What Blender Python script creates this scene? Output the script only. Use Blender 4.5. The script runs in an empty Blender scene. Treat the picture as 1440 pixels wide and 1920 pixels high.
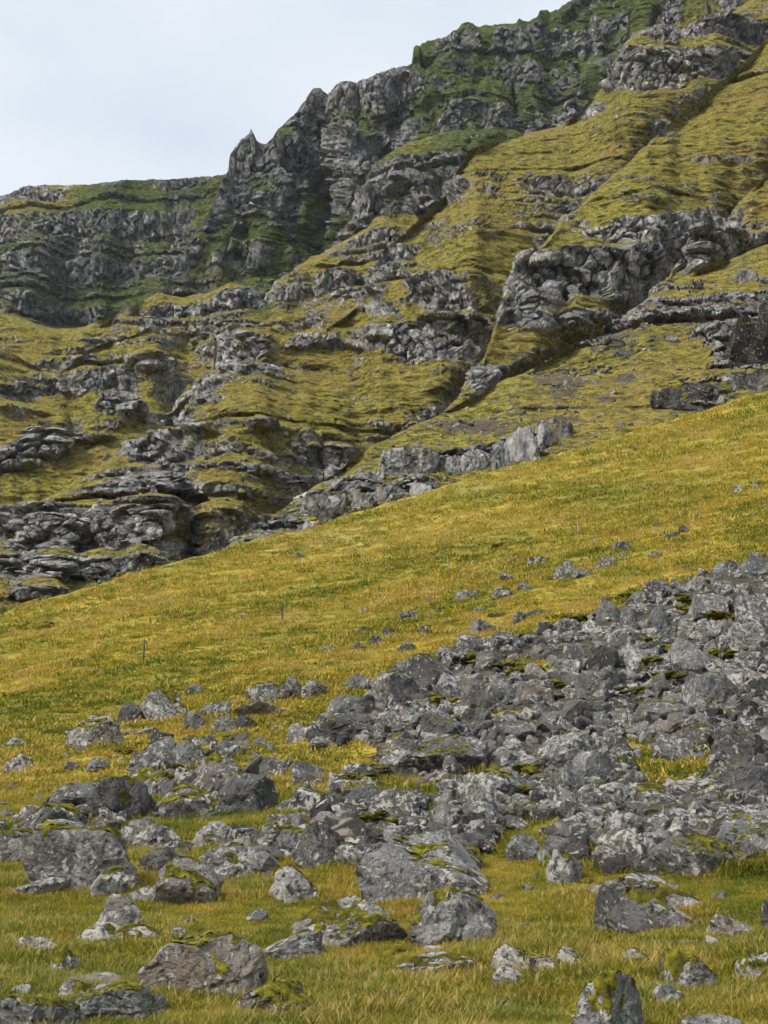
import bpy, bmesh, math, random
import numpy as np
from mathutils import Vector

random.seed(7)
RNG = np.random.default_rng(7)
scene = bpy.context.scene
COL = scene.collection

# ------------------------------------------------------------------ camera
PW, PH, F = 1440.0, 1920.0, 2800.0
PITCH = math.atan(540.0 / F)
CAM = np.array([0.0, 0.0, 1.6])
cam_data = bpy.data.cameras.new('camera')
cam = bpy.data.objects.new('camera', cam_data)
COL.objects.link(cam)
cam.location = CAM
cam.rotation_euler = (math.pi / 2 + PITCH, 0, 0)
cam_data.sensor_fit = 'VERTICAL'
cam_data.sensor_height = 36.0
cam_data.lens = 36.0 * F / PH
cam_data.clip_start = 0.1
cam_data.clip_end = 20000.0
scene.camera = cam

# ------------------------------------------------------------------ sky, sun, exposure
SUN_EL, SUN_AZ = math.radians(46), math.radians(-118)     # azimuth from +Y, clockwise: behind and left of the camera
world = bpy.data.worlds.new('World')
scene.world = world
world.use_nodes = True
wn, wl = world.node_tree.nodes, world.node_tree.links
wn.clear()
w_out = wn.new('ShaderNodeOutputWorld')
w_bg = wn.new('ShaderNodeBackground')
w_sky = wn.new('ShaderNodeTexSky')
w_sky.sky_type = 'NISHITA'
w_sky.sun_disc = False
w_sky.sun_elevation = SUN_EL
w_sky.sun_rotation = SUN_AZ
w_sky.air_density = 1.0
w_sky.dust_density = 4.0
w_sky.ozone_density = 1.5
w_tc = wn.new('ShaderNodeTexCoord')
w_map = wn.new('ShaderNodeMapping')
w_map.inputs['Scale'].default_value = (1.0, 1.0, 2.2)
w_noise = wn.new('ShaderNodeTexNoise')
w_noise.inputs['Scale'].default_value = 2.6
w_noise.inputs['Detail'].default_value = 5.0
w_noise.inputs['Roughness'].default_value = 0.5
w_ramp = wn.new('ShaderNodeValToRGB')
w_ramp.color_ramp.elements[0].position = 0.34
w_ramp.color_ramp.elements[0].color = (5.2, 5.85, 6.6, 1)
w_ramp.color_ramp.elements[1].position = 0.62
w_ramp.color_ramp.elements[1].color = (7.1, 7.4, 7.7, 1)
w_mix = wn.new('ShaderNodeMix')
w_mix.data_type = 'RGBA'
w_mix.inputs['Factor'].default_value = 0.86
wl.new(w_tc.outputs['Generated'], w_map.inputs['Vector'])
wl.new(w_map.outputs['Vector'], w_noise.inputs['Vector'])
wl.new(w_noise.outputs['Fac'], w_ramp.inputs['Fac'])
wl.new(w_sky.outputs['Color'], w_mix.inputs['A'])
wl.new(w_ramp.outputs['Color'], w_mix.inputs['B'])
wl.new(w_mix.outputs['Result'], w_bg.inputs['Color'])
w_bg.inputs['Strength'].default_value = 0.0475
wl.new(w_bg.outputs['Background'], w_out.inputs['Surface'])

sun_data = bpy.data.lights.new('sun', 'SUN')
sun_data.energy = 1.5
sun_data.angle = math.radians(18)
sun_data.color = (1.0, 0.95, 0.87)
sun = bpy.data.objects.new('sun', sun_data)
COL.objects.link(sun)
sdir = Vector((math.sin(SUN_AZ) * math.cos(SUN_EL), math.cos(SUN_AZ) * math.cos(SUN_EL), math.sin(SUN_EL)))
sun.rotation_euler = sdir.to_track_quat('Z', 'Y').to_euler()
sun.location = (-30, -30, 60)

scene.view_settings.view_transform = 'Standard'
scene.view_settings.look = 'None'
scene.view_settings.exposure = 1.6
scene.view_settings.gamma = 1.0
scene.view_settings.use_curve_mapping = False
scene.cycles.max_bounces = 3
scene.cycles.diffuse_bounces = 2
scene.cycles.glossy_bounces = 1
scene.cycles.transmission_bounces = 2
scene.cycles.volume_bounces = 0
scene.cycles.use_denoising = True
scene.cycles.use_adaptive_sampling = True
scene.cycles.adaptive_threshold = 0.04
scene.cycles.adaptive_min_samples = 16

# ------------------------------------------------------------------ numeric helpers
def sstep(a, b, x):
    t = np.clip((x - a) / (b - a), 0, 1)
    return t * t * (3 - 2 * t)

def _hash(ix, iy, iz, seed):
    h = (ix.astype(np.uint32) * np.uint32(374761393) + iy.astype(np.uint32) * np.uint32(668265263)
         + iz.astype(np.uint32) * np.uint32(2147483647) + np.uint32((seed * 974634777 + 12345) & 0xffffffff))
    h = (h ^ (h >> np.uint32(13))) * np.uint32(1274126177)
    h = h ^ (h >> np.uint32(16))
    h = h * np.uint32(2246822519)
    h = h ^ (h >> np.uint32(15))
    return h

def _h01(ix, iy, iz, seed):
    return (_hash(ix, iy, iz, seed) & np.uint32(0xffffff)).astype(np.float32) / np.float32(0xffffff)

def vnoise(x, y, z, seed=0):
    """value noise in -1..1"""
    x = np.asarray(x, np.float32); y = np.asarray(y, np.float32); z = np.asarray(z, np.float32)
    x, y, z = np.broadcast_arrays(x, y, z)
    fx, fy, fz = np.floor(x), np.floor(y), np.floor(z)
    ix, iy, iz = fx.astype(np.int32), fy.astype(np.int32), fz.astype(np.int32)
    tx, ty, tz = x - fx, y - fy, z - fz
    tx = tx * tx * tx * (tx * (tx * 6 - 15) + 10)
    ty = ty * ty * ty * (ty * (ty * 6 - 15) + 10)
    tz = tz * tz * tz * (tz * (tz * 6 - 15) + 10)
    def c(a, b, d): return _h01(ix + a, iy + b, iz + d, seed)
    x00 = c(0, 0, 0) * (1 - tx) + c(1, 0, 0) * tx
    x10 = c(0, 1, 0) * (1 - tx) + c(1, 1, 0) * tx
    x01 = c(0, 0, 1) * (1 - tx) + c(1, 0, 1) * tx
    x11 = c(0, 1, 1) * (1 - tx) + c(1, 1, 1) * tx
    return ((x00 * (1 - ty) + x10 * ty) * (1 - tz) + (x01 * (1 - ty) + x11 * ty) * tz) * 2 - 1

def fbm(x, y, z, octaves=4, seed=0, gain=0.5):
    s, a, n = 0, 1.0, 0.0
    for o in range(octaves):
        k = 2.03 ** o
        s = s + a * vnoise(x * k + 17.3 * o, y * k - 9.1 * o, z * k + 5.7 * o, seed + o)
        n += a; a *= gain
    return s / n * 1.5

def voronoi(x, y, z, seed=0):
    """F1, F2-F1 and the random value of the nearest cell"""
    x = np.asarray(x, np.float32); y = np.asarray(y, np.float32); z = np.asarray(z, np.float32)
    ix, iy, iz = np.floor(x).astype(np.int32), np.floor(y).astype(np.int32), np.floor(z).astype(np.int32)
    f1 = np.full(x.shape, 9, np.float32); f2 = f1.copy(); cid = np.zeros(x.shape, np.float32)
    for a in (-1, 0, 1):
        for b in (-1, 0, 1):
            for c in (-1, 0, 1):
                jx, jy, jz = ix + a, iy + b, iz + c
                h = _hash(jx, jy, jz, seed)
                px = jx + (h & np.uint32(1023)).astype(np.float32) / 1023
                py = jy + ((h >> np.uint32(10)) & np.uint32(1023)).astype(np.float32) / 1023
                pz = jz + ((h >> np.uint32(20)) & np.uint32(1023)).astype(np.float32) / 1023
                d = np.sqrt((px - x) ** 2 + (py - y) ** 2 + (pz - z) ** 2)
                near = d < f1
                f2 = np.where(near, f1, np.minimum(f2, d))
                cid = np.where(near, (h >> np.uint32(7) & np.uint32(4095)).astype(np.float32) / 4095, cid)
                f1 = np.where(near, d, f1)
    return f1, f2 - f1, cid

CP, SP = math.cos(PITCH), math.sin(PITCH)
def ray(u, v):
    """sight line through a place of the photograph: horizontal unit direction and tangent of elevation"""
    a = (np.asarray(u, float) - PW / 2) / F
    b = (PH / 2 - np.asarray(v, float)) / F
    dx, dy, dz = a, CP - b * SP, SP + b * CP
    dx, dy = np.broadcast_arrays(dx, dy)
    h = np.hypot(dx, dy)
    return dx / h, dy / h, dz / h

def place(u, v, r):
    dx, dy, te = ray(u, v)
    return np.stack([CAM[0] + dx * r, CAM[1] + dy * r, CAM[2] + te * r], -1)

def project(p):
    q = np.asarray(p, float) - CAM
    yy = q[..., 1] * CP + q[..., 2] * SP
    zz = -q[..., 1] * SP + q[..., 2] * CP
    return PW / 2 + F * q[..., 0] / yy, PH / 2 - F * zz / yy

def curve(pts, u, k=1):
    p = np.array(sorted(pts), float)
    return np.interp(u, p[:, 0], p[:, k])

def smooth1(a, n):
    if n < 1: return a
    k = np.hanning(2 * n + 3)[1:-1]; k /= k.sum()
    return np.convolve(np.pad(a, n, mode='edge'), k, mode='valid')

def grid_mesh(name, P, attrs=None, smooth=True):
    """P: rows x cols x 3"""
    nr, nc = P.shape[:2]
    me = bpy.data.meshes.new(name)
    nv = nr * nc
    me.vertices.add(nv)
    me.vertices.foreach_set('co', P.reshape(-1).astype(np.float32))
    idx = np.arange(nv).reshape(nr, nc)
    q = np.stack([idx[:-1, :-1], idx[1:, :-1], idx[1:, 1:], idx[:-1, 1:]], -1).reshape(-1, 4)
    nf = len(q)
    me.loops.add(nf * 4); me.polygons.add(nf)
    me.loops.foreach_set('vertex_index', q.reshape(-1).astype(np.int32))
    me.polygons.foreach_set('loop_start', np.arange(0, nf * 4, 4, dtype=np.int32))
    me.polygons.foreach_set('loop_total', np.full(nf, 4, np.int32))
    me.polygons.foreach_set('use_smooth', np.full(nf, smooth, bool))
    me.update(calc_edges=True)
    if attrs:
        for k, a in attrs.items():
            if a.ndim == 3:
                at = me.attributes.new(k, 'FLOAT_COLOR', 'POINT')
                c = np.ones((nv, 4), np.float32); c[:, :3] = a.reshape(-1, 3)
                at.data.foreach_set('color', c.reshape(-1))
            else:
                at = me.attributes.new(k, 'FLOAT', 'POINT')
                at.data.foreach_set('value', a.reshape(-1).astype(np.float32))
    return me

def tri_mesh(name, V, Fc, smooth=True):
    me = bpy.data.meshes.new(name)
    V = np.asarray(V, np.float32); Fc = np.asarray(Fc, np.int32)
    nf, k = Fc.shape
    me.vertices.add(len(V)); me.vertices.foreach_set('co', V.reshape(-1))
    me.loops.add(nf * k); me.polygons.add(nf)
    me.loops.foreach_set('vertex_index', Fc.reshape(-1))
    me.polygons.foreach_set('loop_start', np.arange(0, nf * k, k, dtype=np.int32))
    me.polygons.foreach_set('loop_total', np.full(nf, k, np.int32))
    me.polygons.foreach_set('use_smooth', np.full(nf, smooth, bool))
    me.update(calc_edges=True)
    return me

def link(name, me, mat=None, parent=None, **props):
    o = bpy.data.objects.new(name, me)
    COL.objects.link(o)
    if mat is not None and me is not None and not me.materials: me.materials.append(mat)
    if parent is not None: o.parent = parent
    for k, v in props.items(): o[k] = v
    return o

def grid_normals(P):
    du = np.gradient(P, axis=1); dv = np.gradient(P, axis=0)
    n = np.cross(du, dv)
    n /= np.linalg.norm(n, axis=-1, keepdims=True) + 1e-9
    flip = np.sum(n * (CAM - P), -1) < 0
    n[flip] *= -1
    return n

# ------------------------------------------------------------------ material helpers
class NT:
    def __init__(s, name):
        s.mat = bpy.data.materials.new(name); s.mat.use_nodes = True
        s.n, s.l = s.mat.node_tree.nodes, s.mat.node_tree.links
        s.n.clear()
        s.out = s.n.new('ShaderNodeOutputMaterial')
        s.bsdf = s.n.new('ShaderNodeBsdfPrincipled')
        s.l.new(s.bsdf.outputs[0], s.out.inputs['Surface'])
        g = s.n.new('ShaderNodeNewGeometry')
        s.pos, s.nor = g.outputs['Position'], g.outputs['Normal']
    def set(s, sock, v):
        if hasattr(v, 'is_linked') or hasattr(v, 'links'): s.l.new(v, sock)
        else: sock.default_value = v
    def noise(s, scale, detail=4, rough=0.55, vec=None, dist=0.0, out='Fac'):
        t = s.n.new('ShaderNodeTexNoise')
        s.l.new(vec if vec is not None else s.pos, t.inputs['Vector'])
        t.inputs['Scale'].default_value = scale; t.inputs['Detail'].default_value = detail
        t.inputs['Roughness'].default_value = rough; t.inputs['Distortion'].default_value = dist
        return t.outputs[out]
    def voro(s, scale, feature='F1', vec=None, out='Distance', rnd=1.0):
        t = s.n.new('ShaderNodeTexVoronoi'); t.feature = feature
        s.l.new(vec if vec is not None else s.pos, t.inputs['Vector'])
        t.inputs['Scale'].default_value = scale; t.inputs['Randomness'].default_value = rnd
        return t.outputs[out]
    def scaled(s, sc, vec=None, loc=(0, 0, 0), rot=(0, 0, 0)):
        m = s.n.new('ShaderNodeMapping'); s.l.new(vec if vec is not None else s.pos, m.inputs['Vector'])
        m.inputs['Scale'].default_value = sc; m.inputs['Location'].default_value = loc; m.inputs['Rotation'].default_value = rot
        return m.outputs['Vector']
    def math(s, op, a, b=0.0, c=None, clamp=False):
        m = s.n.new('ShaderNodeMath'); m.operation = op; m.use_clamp = clamp
        s.set(m.inputs[0], a); s.set(m.inputs[1], b)
        if c is not None: s.set(m.inputs[2], c)
        return m.outputs[0]
    def step(s, x, lo, hi, a=0.0, b=1.0):
        m = s.n.new('ShaderNodeMapRange'); m.interpolation_type = 'SMOOTHSTEP'
        s.set(m.inputs['Value'], x); s.set(m.inputs['From Min'], lo); s.set(m.inputs['From Max'], hi)
        m.inputs['To Min'].default_value = a; m.inputs['To Max'].default_value = b
        return m.outputs['Result']
    def mix(s, f, a, b, mode='MIX'):
        m = s.n.new('ShaderNodeMix'); m.data_type = 'RGBA'; m.blend_type = mode
        s.set(m.inputs['Factor'], f)
        for k, v in (('A', a), ('B', b)):
            sk = [i for i in m.inputs if i.name == k and i.type == 'RGBA'][0]
            if isinstance(v, tuple): sk.default_value = (*v, 1)
            else: s.l.new(v, sk)
        return [o for o in m.outputs if o.type == 'RGBA'][0]
    def ramp(s, x, stops):
        r = s.n.new('ShaderNodeValToRGB'); s.set(r.inputs['Fac'], x)
        e = r.color_ramp.elements
        while len(e) < len(stops): e.new(0.5)
        for i, (p, c) in enumerate(stops):
            e[i].position = p; e[i].color = (*c, 1)
        return r.outputs['Color']
    def attr(s, name, kind='GEOMETRY', out='Fac'):
        a = s.n.new('ShaderNodeAttribute'); a.attribute_name = name; a.attribute_type = kind
        return a.outputs[out]
    def sep(s, col):
        c = s.n.new('ShaderNodeSeparateXYZ'); s.l.new(col, c.inputs[0]); return c.outputs
    def bump(s, h, dist, strength=1.0, prev=None):
        b = s.n.new('ShaderNodeBump'); s.set(b.inputs['Height'], h)
        b.inputs['Distance'].default_value = dist; s.set(b.inputs['Strength'], strength)
        if prev is not None: s.l.new(prev, b.inputs['Normal'])
        return b.outputs['Normal']
    def facets(s, scale, k, vec=None, amount=None):
        """normals of small broken faces"""
        c = s.voro(scale, vec=vec, out='Color')
        a = s.n.new('ShaderNodeVectorMath'); a.operation = 'SUBTRACT'; s.l.new(c, a.inputs[0]); a.inputs[1].default_value = (.5, .5, .5)
        b = s.n.new('ShaderNodeVectorMath'); b.operation = 'SCALE'; s.l.new(a.outputs[0], b.inputs[0])
        s.set(b.inputs['Scale'], s.math('MULTIPLY', amount, k) if amount is not None else k)
        d = s.n.new('ShaderNodeVectorMath'); d.operation = 'ADD'; s.l.new(s.nor, d.inputs[0]); s.l.new(b.outputs[0], d.inputs[1])
        e = s.n.new('ShaderNodeVectorMath'); e.operation = 'NORMALIZE'; s.l.new(d.outputs[0], e.inputs[0])
        return e.outputs[0]
    def finish(s, col, rough=0.9, spec=0.2, normal=None):
        s.set(s.bsdf.inputs['Base Color'], col); s.set(s.bsdf.inputs['Roughness'], rough)
        s.set(s.bsdf.inputs['Specular IOR Level'], spec)
        if normal is not None: s.l.new(normal, s.bsdf.inputs['Normal'])
        return s.mat

def mountain_material(name='mountain_turf_and_basalt', solid=False):
    t = NT(name)
    if solid:                                       # an outcrop: bare rock with turf only on its flat top
        rock = t.step(t.sep(t.nor)[2], 0.62, 0.92, 1.1, 0.25); lush = dirt = t.math('ADD', 0.0, 0.0)
        tone_src = t.attr('tone', 'OBJECT')
    else:
        m = t.sep(t.attr('mask', out='Vector'))
        rock, lush, dirt = m[0], m[1], m[2]
        tone_src = t.attr('tone')
    edge = t.noise(0.55, 6, 0.65)
    edge2 = t.noise(2.2, 3, 0.6)
    rf = t.math('ADD', t.math('ADD', rock, t.math('MULTIPLY', t.math('SUBTRACT', edge, 0.5), 0.95)),
                t.math('MULTIPLY', t.math('SUBTRACT', edge2, 0.5), 0.45))
    rockf = t.step(rf, 0.44, 0.56)
    # basalt
    vs = t.scaled((1.0, 1.0, 0.4))
    n1 = t.noise(0.9, 6, 0.7, vec=vs)
    n2 = t.noise(0.22, 3, 0.6)
    rcol = t.ramp(n1, [(0.32, (0.055, 0.056, 0.058)), (0.42, (0.18, 0.181, 0.183)), (0.53, (0.30, 0.30, 0.298)), (0.66, (0.48, 0.476, 0.465))])
    rcol = t.mix(t.step(n2, 0.45, 0.7), rcol, t.mix(0.65, rcol, (0.15, 0.125, 0.10)))
    wet = t.step(t.noise(0.05, 3, 0.5, vec=t.scaled((1, 1, 0.35))), 0.36, 0.6)
    rcol = t.mix(t.math('MULTIPLY', t.math('ADD', t.math('MULTIPLY', wet, 0.7), 0.3), t.math('MULTIPLY', lush, 1.3, clamp=True)), rcol, t.mix(0.7, rcol, (0.055, 0.057, 0.065)))
    rcol = t.mix(1.0, rcol, t.ramp(tone_src, [(0.0, (0.12, 0.105, 0.09) if solid else (0.55, 0.55, 0.57)), (0.5, (0.95, 0.95, 0.95)), (1.0, (1.35, 1.33, 1.28))]), 'MULTIPLY')
    cw = t.n.new('ShaderNodeVectorMath'); cw.operation = 'MULTIPLY_ADD'
    t.l.new(t.noise(0.9, 4, 0.65, out='Color'), cw.inputs[0]); cw.inputs[1].default_value = (2.2, 2.2, 2.2); t.l.new(t.scaled((1, 1, 0.5)), cw.inputs[2])
    crack = t.step(t.voro(0.6, 'DISTANCE_TO_EDGE', vec=cw.outputs[0]), 0.0, 0.09)
    crack = t.math('MAXIMUM', crack, t.step(t.noise(0.3, 3, 0.6), 0.44, 0.58))
    rcol = t.mix(t.math('MULTIPLY', t.math('SUBTRACT', 1.0, crack), 0.7), rcol, (0.025, 0.024, 0.022))
    spots = t.step(t.noise(3.2, 3, 0.6), 0.60, 0.66)
    rcol = t.mix(t.math('MULTIPLY', spots, 0.6), rcol, (0.46, 0.46, 0.44))
    # turf
    g1 = t.noise(0.035, 4, 0.6)
    g2 = t.noise(0.5, 5, 0.65, vec=t.scaled((1, 1, 2.2)))
    g3 = t.noise(2.6, 4, 0.7, vec=t.scaled((1, 1, 1.7)))
    turf = t.ramp(g2, [(0.36, (0.048, 0.050, 0.011)), (0.45, (0.170, 0.153, 0.026)), (0.58, (0.32, 0.268, 0.046))])
    turf = t.mix(t.step(g1, 0.42, 0.66), turf, t.mix(0.5, turf, (0.29, 0.200, 0.055)))
    turf = t.mix(t.step(g3, 0.50, 0.62), turf, t.mix(0.7, turf, (0.030, 0.030, 0.009)))
    gm = t.noise(1.1, 5, 0.65, vec=t.scaled((1, 1, 1.9)))
    turf = t.mix(t.step(gm, 0.50, 0.59), turf, t.mix(0.68, turf, (0.045, 0.040, 0.014)))
    lushcol = t.ramp(g2, [(0.36, (0.016, 0.028, 0.009)), (0.48, (0.045, 0.066, 0.016)), (0.62, (0.120, 0.125, 0.026))])
    turf = t.mix(t.step(t.math('ADD', lush, t.math('MULTIPLY', t.math('SUBTRACT', edge, 0.5), 0.9)), 0.30, 0.62), turf, lushcol)
    dcol = t.ramp(t.noise(1.5, 5, 0.7), [(0.3, (0.045, 0.036, 0.026)), (0.55, (0.105, 0.085, 0.06)), (0.75, (0.22, 0.20, 0.175))])
    df = t.step(t.math('ADD', dirt, t.math('MULTIPLY', t.math('SUBTRACT', t.noise(0.35, 6, 0.7), 0.5), 1.3)), 0.5, 0.75)
    turf = t.mix(df, turf, dcol)
    col = t.mix(rockf, turf, rcol)
    # relief
    hb = t.math('ADD', t.math('MULTIPLY', n1, 1.0), t.math('MULTIPLY', crack, 0.35))
    hg = t.math('ADD', t.math('ADD', g2, t.math('MULTIPLY', g3, 0.5)), t.math('MULTIPLY', gm, 0.6))
    hh = t.n.new('ShaderNodeMix'); hh.data_type = 'FLOAT'
    t.l.new(rockf, hh.inputs[0]); t.l.new(hg, hh.inputs[2]); t.l.new(hb, hh.inputs[3])
    h2 = t.math('ADD', hh.outputs[0], t.math('MULTIPLY', rockf, 0.35))
    wob = t.n.new('ShaderNodeVectorMath'); wob.operation = 'ADD'
    t.l.new(vs, wob.inputs[0]); t.l.new(t.noise(0.8, 2, 0.5, out='Color'), wob.inputs[1])
    fn = t.facets(0.75, 1.0, vec=wob.outputs[0], amount=rockf)
    t.nor = fn; fn = t.facets(0.26, 0.9, vec=wob.outputs[0], amount=rockf)
    return t.finish(col, 0.92, 0.15, t.bump(h2, 1.0, 0.85, prev=fn))

def ground_material():
    t = NT('meadow_turf')
    m = t.sep(t.attr('mask', out='Vector'))
    talus, pale, lushm = m[0], m[1], m[2]
    g1 = t.noise(0.07, 4, 0.6)
    st = t.scaled((0.5, 1, 1), rot=(0, 0, 0.3))
    g2 = t.noise(0.55, 5, 0.65, vec=st)
    g3 = t.noise(3.0, 4, 0.7)
    g4 = t.noise(14.0, 3, 0.7)
    c = t.ramp(g2, [(0.36, (0.135, 0.130, 0.018)), (0.45, (0.25, 0.212, 0.026)), (0.55, (0.36, 0.272, 0.036)), (0.68, (0.44, 0.325, 0.070))])
    c = t.mix(t.step(t.math('ADD', g1, t.math('MULTIPLY', lushm, 0.25)), 0.47, 0.66), c, t.mix(0.6, c, (0.150, 0.155, 0.028)))
    c = t.mix(t.step(g3, 0.5, 0.72), c, t.mix(0.45, c, (0.10, 0.10, 0.016)))
    c = t.mix(t.step(g4, 0.5, 0.66), c, t.mix(0.5, c, (0.46, 0.33, 0.11)))
    c = t.mix(t.step(g4, 0.47, 0.36), c, t.mix(0.5, c, (0.05, 0.06, 0.012)))
    c = t.mix(t.math('MULTIPLY', pale, t.step(g3, 0.25, 0.7)), c, (0.33, 0.30, 0.13))
    soil = t.ramp(g3, [(0.3, (0.030, 0.026, 0.018)), (0.6, (0.085, 0.075, 0.05)), (0.8, (0.15, 0.14, 0.12))])
    tf = t.step(t.math('ADD', talus, t.math('MULTIPLY', t.math('SUBTRACT', t.noise(0.8, 4, 0.6), 0.5), 0.9)), 0.45, 0.7)
    c = t.mix(tf, c, soil)
    h = t.math('ADD', t.math('ADD', t.math('MULTIPLY', g2, 1.2), t.math('MULTIPLY', g3, 0.5)), t.math('MULTIPLY', g4, 0.16))
    return t.finish(c, 0.95, 0.1, t.bump(h, 0.30, 0.8))

def boulder_material(name, objprops=True):
    t = NT(name)
    oi = t.n.new('ShaderNodeObjectInfo')
    rnd = oi.outputs['Random']
    if objprops:
        tone = t.attr('tone', 'OBJECT'); lich = t.attr('lichen', 'OBJECT'); moss = t.attr('moss', 'OBJECT'); warm = t.attr('warm', 'OBJECT')
        sc = 1.0
    else:
        tone = t.math('FRACT', t.math('MULTIPLY', rnd, 7.31)); lich = t.math('FRACT', t.math('MULTIPLY', rnd, 13.7))
        moss = t.math('FRACT', t.math('MULTIPLY', rnd, 29.3)); warm = t.math('FRACT', t.math('MULTIPLY', rnd, 41.9))
        tone = t.math('ADD', t.math('MULTIPLY', tone, 0.75), 0.05); moss = t.math('MULTIPLY', moss, 0.55)
        sc = 1.0
    n1 = t.noise(2.6 * sc, 8, 0.68)
    n2 = t.noise(11.0 * sc, 5, 0.7)
    n3 = t.noise(0.9 * sc, 3, 0.5)
    base = t.ramp(n1, [(0.36, (0.030, 0.029, 0.027)), (0.43, (0.120, 0.117, 0.108)), (0.52, (0.225, 0.221, 0.208)), (0.63, (0.40, 0.392, 0.37))])
    sp = t.noise(24.0, 3, 0.65)
    base = t.mix(t.step(sp, 0.53, 0.63, 0, 0.8), base, (0.028, 0.027, 0.025))
    base = t.mix(t.step(sp, 0.46, 0.34, 0, 0.55), base, (0.42, 0.41, 0.39))
    base = t.mix(t.math('MULTIPLY', warm, t.step(n3, 0.35, 0.62)), base, t.mix(0.65, base, (0.24, 0.185, 0.130)))
    base = t.mix(t.step(n2, 0.45, 0.75, 0, 0.5), base, t.mix(0.6, base, (0.06, 0.058, 0.054)))
    cool = t.step(t.math('FRACT', t.math('MULTIPLY', rnd, 97.3)), 0.62, 0.70, 0, 0.6)
    base = t.mix(cool, base, t.mix(0.5, base, (0.15, 0.175, 0.20)))
    base = t.mix(t.step(warm, 0.55, 0.8, 0, 0.55), base, t.mix(0.6, base, (0.25, 0.18, 0.12)))
    dark = t.step(tone, 0.0, 1.0, 0.08, 1.12)
    vm = t.n.new('ShaderNodeVectorMath'); vm.operation = 'SCALE'
    t.l.new(base, vm.inputs[0]); t.l.new(dark, vm.inputs['Scale'])
    base = vm.outputs[0]
    # pale crustose lichen, with crisp lobed edges, and black specks
    lbig = t.noise(1.3, 3, 0.5, vec=t.scaled((1, 1, 1), loc=(5, 1, 4)))
    lv = t.math('ADD', t.math('ADD', t.noise(9.0, 6, 0.68, dist=0.5), t.math('MULTIPLY', lich, 0.17)), t.math('MULTIPLY', t.math('SUBTRACT', lbig, 0.5), 0.35))
    lf = t.step(lv, 0.63, 0.67)
    lcol = t.ramp(n2, [(0.3, (0.30, 0.285, 0.26)), (0.7, (0.56, 0.54, 0.50))])
    base = t.mix(t.math('MULTIPLY', lf, 0.9), base, lcol)
    bv = t.math('ADD', t.noise(13, 4, 0.6, vec=t.scaled((1, 1, 1), loc=(7, 3, 1))), t.math('MULTIPLY', lich, 0.09))
    base = t.mix(t.math('MULTIPLY', t.step(bv, 0.655, 0.69), 0.92), base, (0.018, 0.017, 0.015))
    # moss on upward faces
    nz = t.sep(t.nor)[2]
    mv = t.math('ADD', t.math('ADD', t.math('MULTIPLY', nz, 0.50), t.math('MULTIPLY', t.noise(2.1, 5, 0.6, vec=t.scaled((1, 1, 1), loc=(3, 9, 2))), 0.9)), t.math('MULTIPLY', moss, 0.22))
    mf = t.step(mv, 0.99, 1.05)
    mcol = t.ramp(t.noise(7.0, 5, 0.7), [(0.36, (0.025, 0.025, 0.007)), (0.50, (0.085, 0.083, 0.014)), (0.64, (0.22, 0.20, 0.022))])
    col = t.mix(mf, base, mcol)
    h = t.math('ADD', t.math('ADD', n1, t.math('MULTIPLY', n2, 0.35)), t.math('MULTIPLY', t.math('ADD', mf, t.math('MULTIPLY', lf, 0.25)), 0.35))
    rough = t.step(mf, 0, 1, 0.50, 0.95)
    return t.finish(col, rough, t.step(mf, 0, 1, 0.5, 0.08), t.bump(t.math('ADD', h, t.math('MULTIPLY', sp, 0.25)), 0.15, 1.0, prev=t.facets(2.6, 0.55, amount=t.math('SUBTRACT', 1.0, mf))))

def moss_material():
    t = NT('moss')
    n = t.noise(9.0, 6, 0.7); n0 = t.noise(1.3, 3, 0.6)
    c = t.ramp(n, [(0.36, (0.026, 0.026, 0.007)), (0.48, (0.095, 0.092, 0.014)), (0.62, (0.25, 0.22, 0.026))])
    c = t.mix(t.step(n0, 0.40, 0.62), c, t.mix(0.6, c, (0.06, 0.05, 0.012)))
    return t.finish(c, 0.97, 0.05, t.bump(t.math('ADD', n, t.math('MULTIPLY', t.noise(40, 3, 0.7), 0.5)), 0.05, 1.0))

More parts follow.
